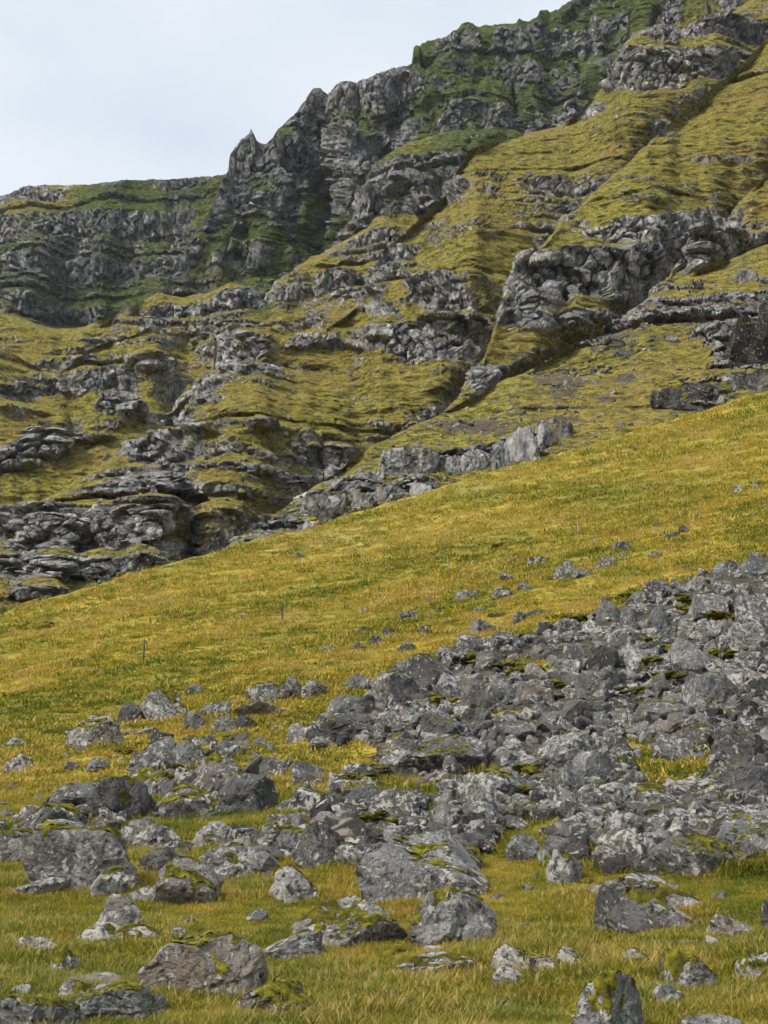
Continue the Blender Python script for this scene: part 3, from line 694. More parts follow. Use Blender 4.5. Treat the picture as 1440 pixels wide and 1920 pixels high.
u = np.concatenate([np.linspace(-3200, -320, 90, endpoint=False), np.arange(-320, 1762, 3.2), np.linspace(1765, 4640, 90)])
t = np.concatenate([np.linspace(0, 1, 300, endpoint=False), 1 + np.linspace(0, 1, 40) ** 1.3 * 0.55])[:, None]
vc = curve(HILL, u)
V = vc[None] + t * (1920 - vc[None]); U = np.broadcast_to(u, V.shape)
G, Rg = ground_at(U, V)
ta = talus_amount(U, V)
pale = np.clip(blobs(U, V, ((640, 1010, 90, 26, .8), (520, 1030, 80, 14, .5), (900, 920, 80, 14, .5), (1080, 850, 120, 18, .4))), 0, 1)
lushm = np.clip(blobs(U, V, ((1150, 930, 120, 40, .8), (420, 1130, 200, 50, .4), (100, 1290, 160, 40, .8), (700, 1080, 120, 30, .3), (300, 1200, 140, 30, .3), (900, 1010, 120, 30, .5))), 0, 1)
back = []
for dr, dz in ((60, 16), (30, 7), (12, 2.2), (5, 0.6), (2, 0.1)):
    b = G[0].copy(); h = b[:, :2] - CAM[:2]; h = h / np.linalg.norm(h, axis=1, keepdims=True)
    b[:, :2] += h * dr; b[:, 2] -= dz; back.append(b)
msk = np.stack([ta, pale, lushm], -1)
link('meadow_ground', grid_mesh('meadow_ground', np.concatenate([np.stack(back), G]), {'mask': np.concatenate([np.repeat(msk[:1], 5, 0), msk])}), M_GROUND, kind='structure')
# the land under and around everything, out to the horizon
me = bpy.data.meshes.new('valley_floor')
me.from_pydata([(-9000, -9000, -60), (9000, -9000, -60), (9000, 9000, -60), (-9000, 9000, -60)], [], [(0, 1, 2, 3)])
vf = link('valley_floor', me, M_MTN, kind='structure')

# ------------------------------------------------------------------ rocks
_ICO = {}
def ico(sub):
    if sub not in _ICO:
        bm = bmesh.new(); bmesh.ops.create_icosphere(bm, subdivisions=sub, radius=1.0)
        V_ = np.array([v.co[:] for v in bm.verts]); F_ = np.array([[w.index for w in f.verts] for f in bm.faces]); bm.free()
        V_ /= np.linalg.norm(V_, axis=1, keepdims=True)
        _ICO[sub] = (V_, F_)
    return _ICO[sub]

def rock_shape(seed, sub=4, planes=13, prof=None, sharp=60, rough=1.0):
    """angular block in a unit box: x,y in -.5..+.5, z from -.38 to .62, cut by random planes, roughened"""
    r = np.random.default_rng(seed)
    D, Fc = ico(sub)
    q, _ = np.linalg.qr(np.eye(3) + 0.55 * r.normal(size=(3, 3)))
    jn = np.concatenate([q, -q]) + 0.22 * r.normal(size=(6, 3))
    ch = r.normal(size=(max(4, planes - 6), 3))
    n = np.concatenate([jn, ch]); n /= np.linalg.norm(n, axis=1, keepdims=True)
    h = np.concatenate([r.uniform(0.42, 0.74, 6), r.uniform(0.66, 0.98, len(ch))])
    a = np.clip(D @ n.T, 0, None) / h
    rad = 1 / (np.sum(a ** sharp, axis=1) ** (1 / sharp))
    rad *= 1 + rough * (0.03 * fbm(D[:, 0] * 1.7 + seed, D[:, 1] * 1.7, D[:, 2] * 1.7, 3, seed % 97) + 0.03 * fbm(D[:, 0] * 6 + seed, D[:, 1] * 6, D[:, 2] * 6, 4, seed % 89))
    P = D * rad[:, None]
    f1, ed, cid = voronoi(P[:, 0] * 1.9 + seed, P[:, 1] * 1.9, P[:, 2] * 2.6, seed % 71)
    g1, ge, gid = voronoi(P[:, 0] * 4.6 + seed, P[:, 1] * 4.6, P[:, 2] * 6.5, seed % 67)
    P = P * (1 + rough * (0.11 * (cid - 0.5) - 0.03 * (1 - sstep(0, 0.10, ed)) + 0.04 * (gid - 0.5)))[:, None]
    lo, hi = P.min(0), P.max(0)
    P = (P - lo) / (hi - lo) - 0.5
    z = P[:, 2] + 0.5
    if prof is not None:
        up = np.clip((z - 0.38) / 0.62, 0, 1)
        f = np.interp(P[:, 0] + 0.5, np.linspace(0, 1, len(prof)), prof) / max(prof)
        nb = 26                                      # how high the block reaches along its length
        bi = np.clip(((P[:, 0] + 0.5) * nb).astype(int), 0, nb - 1)
        top = np.zeros(nb); np.maximum.at(top, bi, up)
        top = smooth1(np.maximum(top, 0.15), 2)
        g = np.clip(f / np.interp(P[:, 0] + 0.5, (np.arange(nb) + .5) / nb, top), 0.3, 1.9)
        up = np.minimum(up * g, 1.05)
        z = np.where(z > 0.38, 0.38 + up * 0.62, z)
    P[:, 2] = z - 0.38
    return P, Fc

def moss_cap(P, Fc, seed, amount):
    """upper patches of the rock as a thin cushion of its own"""
    a, b, c = P[Fc[:, 0]], P[Fc[:, 1]], P[Fc[:, 2]]
    fn = np.cross(b - a, c - a); fn /= np.linalg.norm(fn, axis=1, keepdims=True) + 1e-12
    vn = np.zeros_like(P)
    for k in range(3): np.add.at(vn, Fc[:, k], fn)
    vn /= np.linalg.norm(vn, axis=1, keepdims=True) + 1e-12
    nz = fbm(P[:, 0] * 4.6 + seed, P[:, 1] * 4.6, P[:, 2] * 3.0, 4, seed % 61, 0.6)
    w = 0.55 * vn[:, 2] + 0.75 * nz + 0.30 * (P[:, 2] - 0.35) + amount - 1.10
    w = np.where(P[:, 2] < 0.10, -1, w)
    keep = (w[Fc] > -0.03).all(axis=1)
    if keep.sum() < 12: return None
    ids = np.unique(Fc[keep]); m = -np.ones(len(P), int); m[ids] = np.arange(len(ids))
    th = sstep(-0.03, 0.20, w[ids]) * (0.024 + 0.012 * fbm(P[ids, 0] * 12, P[ids, 1] * 12, P[ids, 2] * 12, 2, 5)) - 0.004
    Vm, Fm = P[ids] + vn[ids] * th[:, None] * np.array([0.6, 0.6, 1.0]), m[Fc[keep]]
    root = np.arange(len(Vm))
    while True:                                    # spread the lowest index through each patch
        lo = root[Fm].min(axis=1); new = root.copy()
        for k in range(3): np.minimum.at(new, Fm[:, k], lo)
        if (new == root).all(): break
        root = new
    out = []
    for c in np.unique(root):
        f = Fm[root[Fm[:, 0]] == c]
        if len(f) < 26: continue
        i2 = np.unique(f); m2 = -np.ones(len(Vm), int); m2[i2] = np.arange(len(i2))
        out.append((Vm[i2], m2[f]))
    return out

LANDMARKS = []     # placed rocks: (u, v_mid, w, h)
def seat(u, v, w, h, depth=0.85, sink=0.0, gfun=None):
    """where a rock whose visible foot is at (u,v) and is w x h wide and high in the photograph stands, and its size in metres"""
    p, r = (gfun or ground_at)(np.array(u, float), np.array(v, float))
    dx, dy, te = ray(u, v)
    W = w * float(r) / F; Dp = W * depth
    delta = 0.42 * Dp
    Hh = h * float(r) / F + delta * float(te)
    return (float(p[0] + dx * delta), float(p[1] + dy * delta), float(p[2]) - sink * Hh), (W, Dp, Hh / 0.62)

NB = [0]
def boulder(u, v, w, h, label, prof=None, tone=0.45, lichen=0.4, moss=0.45, warm=0.4, depth=0.85, rot=None, sub=4, cap=None, group=None,
            mat=None, name='boulder', category='boulder', seed=None, rough=1.0, planes=13, gfun=None, tilt=(0, 0), sink=0.0):
    NB[0] += 1
    s = seed if seed is not None else 1000 + NB[0] * 37
    P, Fc = rock_shape(s, sub, planes, prof, rough=rough)
    loc, size = seat(u, v, w, h, depth, sink, gfun)
    P = P * np.array(size)
    if rot is None: rot = random.uniform(-0.25, 0.25)
    me = tri_mesh(name, P, Fc, smooth=False)
    o = link(name, me, mat or M_BOULDER, label=label, category=category)
    o.location = loc; o.rotation_euler = (tilt[0], tilt[1], rot)
    o['tone'] = float(tone); o['lichen'] = float(lichen); o['moss'] = float(moss); o['warm'] = float(warm)
    if group: o['group'] = group
    if cap:
        mc = moss_cap(P / np.array(size), Fc, s, cap)
        for (mv_, mf_) in (mc or []):
            link('moss_patch', tri_mesh('moss_patch', mv_ * np.array(size), mf_), M_MOSS, parent=o)
    LANDMARKS.append((u, v - h / 2, w, h))
    return o

def on_sheet(name):
    us, Vs, Rs = SHEETS[name][:3]
    def f(u, v):
        i = int(np.argmin(np.abs(us - float(u))))
        r = np.interp(float(v), Vs[:, i], Rs[:, i])
        return place(float(u), float(v), r), np.array(r)
    return f

# (u, v of the foot, width, height, skyline profile, tone, lichen, moss, warm, depth, moss cushion, label, short name)
HEROES = [
 (1142, 1955, 132, 122, (.4, .8, 1, .97, .6), .55, .45, .4, .25, .9, .72, 'steep grey boulder with dark moss patch, cut by the bottom edge at right', 'the mossy boulder at the bottom edge'),
 (385, 1882, 218, 116, (.42, .9, 1, .97, .78), .50, .25, .5, .75, .7, .66, 'large brown-grey boulder with slanting wet top and moss strip, bottom left', 'the wet-topped boulder'),
 (225, 1918, 160, 66, (.5, .8, 1, .8, .45), .62, .2, .4, .1, .8, .60, 'pale blue-grey slab with moss tufts below left of the wet-topped boulder', 'the pale mossy slab'),
 (62, 1935, 160, 62, (.6, .9, 1, .9, .6), .55, .3, .4, .2, .8, .58, 'low grey slab in the bottom left corner', 'the bottom left corner slab'),
 (145, 1880, 60, 26, (.5, 1, .9, .8, .5), .40, .3, .7, .3, .8, .8, 'small dark rock wedged behind the two bottom left slabs', 'the wedged dark rock'),
 (512, 1915, 152, 64, (.3, .7, 1, .95, .4), .40, .6, .9, .3, .8, .92, 'low rock under thick yellow moss at the bottom, right of the wet-topped boulder', 'the yellow-mossed low rock'),
 (655, 1778, 215, 90, (.4, .95, 1, .85, .35), .60, .35, .5, .35, .75, .66, 'long humped blue-grey boulder with moss seams in the central foreground', 'the long humped boulder'),
 (545, 1798, 125, 46, (.15, .45, .8, 1, .8), .66, .3, .3, .3, .8, .5, 'smooth low slab at the left foot of the long humped boulder', 'the tail slab'),
 (848, 1772, 158, 98, (.45, .9, 1, .85, .45), .58, .45, .4, .25, .85, .58, 'domed grey boulder with round moss spots right of the long humped boulder', 'the moss-spotted dome'),
 (896, 1774, 58, 46, (.4, .8, 1, .9, .5), .52, .3, .2, .2, .8, None, 'small smooth wedge leaning on the moss-spotted dome', 'the leaning wedge'),
 (832, 1830, 155, 40, (.5, .9, 1, .9, .5), .60, .95, .4, .1, .7, .5, 'flat rock blotched black and white below the moss-spotted dome', 'the black and white flat rock'),
 (985, 1836, 150, 54, (.6, 1, .8, .75, .5), .70, 1.0, .4, .5, .7, .62, 'pinkish white lichen-crusted flat rock in the right foreground', 'the pinkish crusted rock'),
 (955, 1852, 66, 30, (.6, 1, 1, .8, .4), .75, 1.0, .2, .4, .8, None, 'small white-crusted stone at the foot of the pinkish crusted rock', 'the white-crusted stone'),
 (1080, 1826, 80, 30, (.7, 1, .8, .6, .3), .65, .9, .3, .5, .7, None, 'low crusted stone at the right end of the pinkish crusted rock', 'the low crusted stone'),
 (1185, 1748, 150, 84, (.95, 1, .7, .55, .25), .30, .3, .2, .35, .8, None, 'dark triangular boulder in the right foreground grass', 'the dark triangular boulder'),
 (1262, 1738, 95, 44, (.8, 1, .8, .5, .2), .45, .5, .4, .4, .8, None, 'sloping grey rock leaning on the right of the dark triangular boulder', 'the sloping grey rock'),
 (1260, 1708, 108, 36, (.3, .8, 1, .8, .4), .45, .6, .9, .2, .8, .95, 'moss-draped low rock behind the dark triangular boulder', 'the moss-draped rock'),
 (1182, 1688, 158, 42, (.5, .8, 1, .9, .5), .66, .9, .4, .2, .8, .5, 'pale streaked flat rock above the dark triangular boulder', 'the pale streaked flat rock'),
 (1308, 1650, 178, 76, (.55, .95, 1, .9, .6), .45, .5, .6, .6, .75, .62, 'broad rounded boulder with two bright moss pads at right', 'the moss-padded boulder'),
 (1366, 1752, 88, 32, (.5, 1, .8, .6, .3), .60, .8, .3, .8, .8, None, 'low pinkish rock in the grass below the moss-padded boulder', 'the low pinkish rock'),
 (1192, 1820, 62, 28, (.4, .9, 1, .8, .4), .75, .95, .4, .1, .8, .6, 'small white-topped stone behind the mossy boulder at the bottom edge', 'the white-topped stone'),
 (1282, 1850, 118, 58, (.6, 1, .95, .8, .3), .60, .3, .9, .1, .8, .86, 'tilted pale slab hung with thick moss in the lower right', 'the moss-hung tilted slab'),
 (1420, 1832, 80, 44, (.5, 1, .8, .9, .6), .62, .95, .5, .3, .8, .7, 'white-blotched rock cut by the right edge low in the photo', 'the white-blotched edge rock'),
 (1255, 1888, 64, 30, (.4, .9, 1, .7, .4), .40, .5, .5, .3, .8, None, 'small dark stone under the moss-hung tilted slab', 'the small stone under the tilted slab'),
 (1330, 1945, 135, 36, (.5, .9, 1, .9, .5), .50, .5, .5, .2, .8, None, 'low blotched rock at the bottom edge near the right corner', 'the bottom edge blotched rock'),
 (1438, 1732, 26, 38, (.5, 1, 1, .8, .6), .30, .4, .5, .3, .8, None, 'dark rock sliver at the right edge by the low pinkish rock', 'the right edge sliver'),
 (160, 1682, 208, 124, (.93, 1, .92, .86, .35), .50, .2, .35, .35, .8, .52, 'huge smooth grey block at the left of the foreground', 'the huge grey block'),
 (206, 1692, 66, 44, (.4, .8, 1, .95, .7), .58, .6, .5, .5, .8, .6, 'knee-high rock at the front foot of the huge grey block', 'the knee-high rock'),
 (72, 1692, 102, 26, (.2, .5, .8, 1, .8), .50, .9, .3, .4, .7, None, 'thin speckled ledge in the grass below the huge grey block', 'the thin speckled ledge'),
 (350, 1702, 124, 84, (.45, .95, 1, .85, .5), .50, .35, .5, .65, .85, .68, 'brown-grey block with draped moss cap right of the huge grey block', 'the moss-capped brown block'),
 (225, 1755, 84, 62, (.25, .85, 1, .65, .4), .62, .4, .4, .4, .9, .48, 'peaked pale rock in the grass below the huge grey block', 'the peaked pale rock'),
 (185, 1778, 84, 34, (.3, .6, 1, .9, .6), .52, .8, .5, .4, .8, .5, 'broken speckled rock at the left foot of the peaked pale rock', 'the broken speckled rock'),
 (262, 1775, 96, 28, (.5, .9, 1, .8, .4), .66, .9, .8, .3, .7, .85, 'low white rock with a moss mat right of the peaked pale rock', 'the moss-matted white rock'),
 (272, 1702, 60, 22, (.5, .8, 1, .9, .5), .66, .9, .3, .4, .8, None, 'small pale stone tucked left of the moss-capped brown block', 'the tucked pale stone'),
 (70, 1794, 66, 27, (.8, 1, .9, .8, .5), .52, .6, .3, .3, .8, None, 'small blocky rock alone in the grass at far left', 'the lone blocky rock'),
 (116, 1818, 56, 34, (.4, .8, 1, .8, .5), .50, .85, .8, .3, .8, .86, 'small moss-backed rock below the lone blocky rock', 'the moss-backed rock'),
 (330, 1768, 42, 20, (.3, .7, 1, .9, .4), .48, .4, .5, .2, .8, .6, 'little dark stone right of the moss-matted white rock', 'the little dark stone'),
 (162, 1852, 118, 18, (.4, .7, .8, 1, .6), .66, .3, .1, .9, .6, None, 'flat pinkish slab nearly buried in grass above the pale mossy slab', 'the buried pinkish slab'),
 (486, 1725, 44, 14, (.4, .8, 1, .8, .4), .40, .4, .6, .3, .8, None, 'dark stone showing barely above the grass left of the long humped boulder', 'the barely showing stone'),
 (80, 1620, 150, 100, (.15, .55, 1, .97, .75), .45, .45, .6, .5, .8, .58, 'left-leaning boulder with dark overhanging side behind the huge grey block', 'the left-leaning boulder'),
 (6, 1622, 42, 34, (.8, 1, .9, .7, .4), .50, .7, .4, .5, .8, None, 'lichened rock cut by the left edge beside the left-leaning boulder', 'the left edge rock'),
 (140, 1538, 92, 54, (.35, .85, 1, .95, .6), .42, .1, .3, .0, .9, None, 'smooth blue-grey slab behind the left-leaning boulder', 'the blue-grey slab'),
 (228, 1557, 106, 76, (.8, 1, 1, .95, .7), .24, .2, .4, .2, .85, .5, 'dark rounded cube-like boulder behind the huge grey block', 'the dark cube-like boulder'),
 (268, 1594, 142, 44, (.5, .8, 1, .9, .6), .48, .6, .4, .7, .7, .45, 'low brown ledge rock in front of the dark cube-like boulder', 'the brown ledge rock'),
 (316, 1592, 48, 40, (.6, 1, .9, .7, .4), .52, .7, .3, .3, .8, None, 'pale stone at the right end of the brown ledge rock', 'the pale end stone'),
 (466, 1534, 114, 74, (.5, .95, 1, .95, .6), .32, .2, .2, .35, .85, None, 'dark smooth boulder with a dimple left of the photo centre line', 'the dark dimpled boulder'),
 (604, 1643, 110, 80, (.3, .95, 1, .75, .3), .30, .25, .4, .1, .85, .5, 'dark blue-green boulder with crested top in the central foreground', 'the dark crested boulder'),
 (545, 1625, 74, 42, (.4, .9, 1, .9, .8), .42, .3, .5, .3, .8, .6, 'smooth grey rock tucked left of the dark crested boulder', 'the tucked grey rock'),
 (785, 1688, 236, 122, (.55, .85, .92, 1, .55), .55, .55, .5, .5, .75, .56, 'massive pitted boulder with moss spots in the central foreground', 'the massive pitted boulder'),
 (800, 1692, 96, 46, (.4, .8, 1, .9, .5), .45, .6, .5, .5, .8, .55, 'dark split rock at the front foot of the massive pitted boulder', 'the dark split rock'),
 (870, 1630, 82, 62, (.5, 1, .9, .7, .4), .48, .7, .7, .3, .8, .72, 'moss-dotted rock against the right end of the massive pitted boulder', 'the moss-dotted rock'),
 (548, 1694, 96, 60, (.25, .85, 1, .65, .35), .58, .9, .5, .3, .85, .6, 'white-streaked pyramid rock left of the massive pitted boulder', 'the white-streaked pyramid'),
 (440, 1648, 156, 58, (.4, .85, 1, .85, .5), .48, .8, .4, .4, .75, .5, 'long lichen-mottled mound of rock left of the dark crested boulder', 'the lichen-mottled mound'),
 (312, 1642, 96, 42, (.6, .9, 1, .7, .4), .50, .4, .5, .4, .8, .5, 'grey two-faced rock between the huge grey block and the lichen-mottled mound', 'the two-faced rock'),
 (190, 1407, 112, 60, (.55, .98, 1, .85, .4), .60, .95, .6, .65, .85, .55, 'big pale lichen-crusted boulder alone on the left meadow', 'the pale crusted boulder'),
 (302, 1354, 90, 58, (.35, .85, 1, .85, .5), .55, .75, .7, .6, .85, .6, 'tall mossy-topped boulder uphill of the pale crusted boulder', 'the tall meadow boulder'),
 (246, 1361, 52, 40, (.5, 1, .95, .8, .6), .38, .4, .4, .2, .85, .5, 'dark rounded rock leaning left of the tall meadow boulder', 'the dark leaning rock'),
 (365, 1302, 40, 16, (.4, .8, 1, .9, .6), .48, .5, .2, .1, .8, None, 'small flat grey rock above the tall meadow boulder', 'the small flat grey rock'),
 (364, 1366, 42, 30, (.6, 1, .95, .8, .5), .45, .3, .2, .1, .85, None, 'rounded blue-grey rock right of the tall meadow boulder', 'the rounded blue-grey rock'),
 (405, 1345, 60, 32, (.4, .8, 1, .9, .6), .45, .6, .6, .2, .85, .6, 'moss-streaked rock behind the rounded blue-grey rock', 'the moss-streaked rock'),
 (425, 1374, 54, 32, (.6, .9, 1, .9, .6), .60, .5, .8, .5, .85, .7, 'pale block with moss tuft below the moss-streaked rock', 'the tufted pale block'),
 (462, 1371, 38, 30, (1, .9, .8, .7, .5), .14, .1, .2, .1, .85, None, 'black angular rock right of the tufted pale block', 'the black angular rock'),
 (505, 1322, 92, 40, (.5, .9, 1, .95, .7), .50, .6, .7, .3, .8, .65, 'broad mossy outcrop rock at the left tip of the talus', 'the broad tip rock'),
 (549, 1314, 30, 42, (.6, 1, 1, .9, .6), .45, .3, .3, .2, .9, None, 'upright rounded stone on the broad tip rock', 'the upright rounded stone'),
 (592, 1312, 54, 30, (.5, .9, 1, .8, .5), .58, .8, .6, .3, .8, .6, 'white-specked rock right of the upright rounded stone', 'the white-specked rock'),
 (490, 1344, 100, 28, (.5, .8, 1, .8, .4), .60, .5, .3, .8, .8, None, 'low pinkish ledge below the broad tip rock', 'the low pinkish ledge'),
 (668, 1307, 48, 32, (.45, .85, 1, .95, .6), .50, .15, .1, .05, .9, None, 'smooth egg-shaped blue-grey rock at the talus edge', 'the egg-shaped rock'),
 (640, 1404, 134, 56, (.45, .7, .9, 1, .9), .22, .2, .2, .2, .8, None, 'dark undercut slab jutting left from the talus', 'the dark undercut slab'),
 (656, 1362, 94, 42, (.7, .95, 1, .95, .8), .42, .4, .6, .3, .85, .55, 'mossy-edged block lying on the dark undercut slab', 'the block on the undercut slab'),
 (606, 1412, 60, 30, (.4, .8, 1, .7, .4), .52, .8, .5, .3, .8, None, 'speckled stone under the left end of the dark undercut slab', 'the stone under the slab'),
 (560, 1398, 46, 34, (.5, .9, 1, .8, .6), .60, .5, .3, .3, .85, None, 'pale upright rock left of the dark undercut slab', 'the pale upright rock'),
 (800, 1310, 88, 66, (.7, .95, 1, .9, .6), .24, .35, .5, .2, .9, .6, 'dark overhanging boulder with mossy top at the upper talus edge', 'the dark overhanging boulder'),
 (745, 1345, 84, 68, (.7, .98, 1, .9, .6), .50, .6, .5, .3, .85, .45, 'grey upright boulder left of the dark overhanging boulder', 'the grey upright boulder'),
 (890, 1348, 48, 58, (.9, 1, 1, .95, .85), .50, .2, .1, .75, .85, None, 'smooth brown block standing in the middle of the talus', 'the smooth brown block'),
 (850, 1330, 70, 50, (.5, 1, .9, .8, .5), .62, .85, .4, .2, .85, None, 'white-specked boulder left of the smooth brown block', 'the white-specked boulder'),
 (1083, 1384, 84, 44, (.8, 1, 1, .95, .8), .38, .15, .1, .8, .85, None, 'flat-faced brown block low in the middle of the talus', 'the flat-faced brown block'),
 (1112, 1512, 92, 68, (.6, .98, 1, .95, .7), .66, .5, .3, .4, .85, .4, 'pale square-topped boulder in the lower talus', 'the pale square-topped boulder'),
 (1062, 1535, 84, 60, (.6, .95, 1, .85, .5), .55, .4, .3, .3, .9, None, 'two-faced grey boulder left of the pale square-topped boulder', 'the two-faced grey boulder'),
 (920, 1536, 134, 74, (.5, .85, 1, .9, .4), .58, .6, .4, .15, .8, .45, 'slanting blue-grey slab boulder in the lower talus', 'the slanting blue-grey slab'),
 (1075, 1470, 130, 66, (.5, .9, 1, .85, .5), .58, .9, .4, .2, .8, None, 'white-spotted broad boulder above the pale square-topped boulder', 'the white-spotted broad boulder'),
 (850, 1468, 148, 64, (.5, .85, 1, .95, .6), .38, .4, .5, .2, .8, .5, 'dark broad slab in the left talus below the smooth brown block', 'the dark broad slab'),
 (828, 1420, 76, 58, (.9, 1, .95, .85, .6), .40, .3, .5, .3, .85, .5, 'steep dark block above the dark broad slab', 'the steep dark block'),
 (1405, 1538, 120, 74, (.5, .85, 1, .95, .8), .42, .15, .3, .35, .85, None, 'smooth grey boulder cut by the right edge in the lower talus', 'the smooth right edge boulder'),
 (1238, 1198, 48, 46, (.4, .9, 1, .85, .5), .46, .1, .3, .05, .9, .4, 'pointed blue-grey rock standing out in the upper talus', 'the pointed blue-grey rock'),
 (1110, 1568, 124, 48, (.5, .9, 1, .95, .6), .40, .4, .3, .2, .85, None, 'dark blue-grey block under the two-faced grey boulder', 'the dark block underneath'),
 (895, 1578, 76, 46, (.6, .95, 1, .85, .5), .55, .6, .2, .3, .85, None, 'rounded pale rock below the slanting blue-grey slab', 'the rounded pale rock'),
 (285, 1470, 90, 64, (.25, .6, .9, 1, .8), .52, .5, .4, .4, .85, .5, 'slanting slab leading the left rock pile above the dark cube-like boulder', 'the slanting pile slab'),
 (285, 1512, 84, 50, (.6, .95, 1, .8, .5), .58, .8, .6, .3, .85, .7, 'moss-dotted pale rock right of the blue-grey slab', 'the moss-dotted pale rock'),
 (340, 1540, 100, 60, (.5, .9, 1, .85, .6), .50, .6, .6, .5, .85, .62, 'broad brownish rock between the dark cube-like and dark dimpled boulders', 'the broad brownish rock'),
 (400, 1490, 92, 58, (.3, .8, 1, .9, .6), .56, .7, .7, .6, .85, .62, 'pinkish mossy mound behind the dark dimpled boulder', 'the pinkish mossy mound'),
 (352, 1440, 70, 40, (.5, .9, 1, .8, .5), .52, .4, .7, .2, .85, .66, 'grey mossy block at the top of the left rock pile', 'the grey pile-top block'),
 (302, 1404, 42, 20, (.8, 1, .95, .9, .7), .12, .1, .3, .1, .85, None, 'black flat rock topping the left rock pile', 'the black flat rock'),
 (424, 1430, 46, 26, (.4, .95, 1, .8, .5), .44, .4, .2, .3, .85, None, 'small peaked rock right of the grey pile-top block', 'the small peaked rock'),
 (505, 1462, 60, 36, (.5, .9, 1, .9, .6), .46, .5, .5, .2, .85, .5, 'rounded mossy rock above the dark dimpled boulder', 'the rounded mossy rock'),
 (582, 1478, 66, 44, (.7, 1, .9, .7, .4), .46, .4, .4, .2, .85, None, 'angular grey block right of the dark dimpled boulder', 'the angular grey block'),
 (400, 1575, 70, 36, (.4, .8, 1, .9, .5), .66, .95, .4, .4, .8, None, 'white-crusted rock below the dark dimpled boulder', 'the white-crusted rock'),
 (420, 1565, 50, 16, (.5, .9, 1, .8, .4), .30, .3, .6, .3, .8, .5, 'low dark stone in the grass under the dark dimpled boulder', 'the low dark stone'),
 (540, 1598, 120, 46, (.5, .9, 1, .85, .5), .50, .7, .6, .5, .8, .66, 'brown mossy rock row behind the dark crested boulder', 'the brown mossy rock'),
 (680, 1535, 90, 44, (.3, .8, 1, .9, .5), .44, .4, .4, .2, .85, None, 'blue-grey wedge in the central lower talus', 'the blue-grey wedge'),
 (740, 1570, 96, 62, (.4, .95, 1, .8, .5), .46, .7, .5, .4, .85, .5, 'peaked mottled boulder behind the massive pitted boulder', 'the peaked mottled boulder'),
 (985, 1612, 72, 40, (.5, .95, 1, .9, .6), .52, .6, .2, .4, .85, None, 'rounded grey stone in the grass at the foot of the talus', 'the rounded foot stone'),
 (1060, 1660, 66, 52, (.6, 1, .9, .8, .5), .52, .7, .7, .2, .85, .7, 'mossy pale rock stack left of the pale streaked flat rock', 'the mossy pale stack'),
 (1170, 1622, 110, 50, (.5, .9, 1, .85, .5), .52, .95, .6, .2, .8, .5, 'heavily white-blotched rock left of the moss-padded boulder', 'the white-blotched talus rock'),
 (1330, 1368, 110, 70, (.5, .9, 1, .85, .5), .55, .6, .2, .2, .85, None, 'large streaked boulder high in the right talus', 'the large streaked boulder'),
 (1400, 1625, 110, 60, (.5, .9, 1, .95, .7), .58, .7, .5, .3, .85, .5, 'pale boulder at the right edge above the moss-padded boulder', 'the pale right edge boulder'),
 (1250, 1390, 100, 50, (.7, 1, .95, .8, .6), .44, .4, .2, .5, .85, None, 'brownish broad block below left of the large streaked boulder', 'the brownish broad block'),
]
HSHORT = {}
for (u_, v_, w_, h_, pf, tn, li, mo, wa, dp, cp, lab, short) in HEROES:
    o = boulder(u_, v_, w_ * 1.06, h_ * 1.04 + (9 if v_ > 1600 and h_ < 62 else 2), lab, pf, min(1, tn + (.14 if v_ > 1650 and tn > .35 else 0)), min(1, li + (.15 if v_ > 1650 else 0)), mo, wa, dp, cap=cp, sub=5 if w_ > 100 else 4)
    HSHORT[o.name] = (u_, v_ - h_ / 2, w_, h_, short)

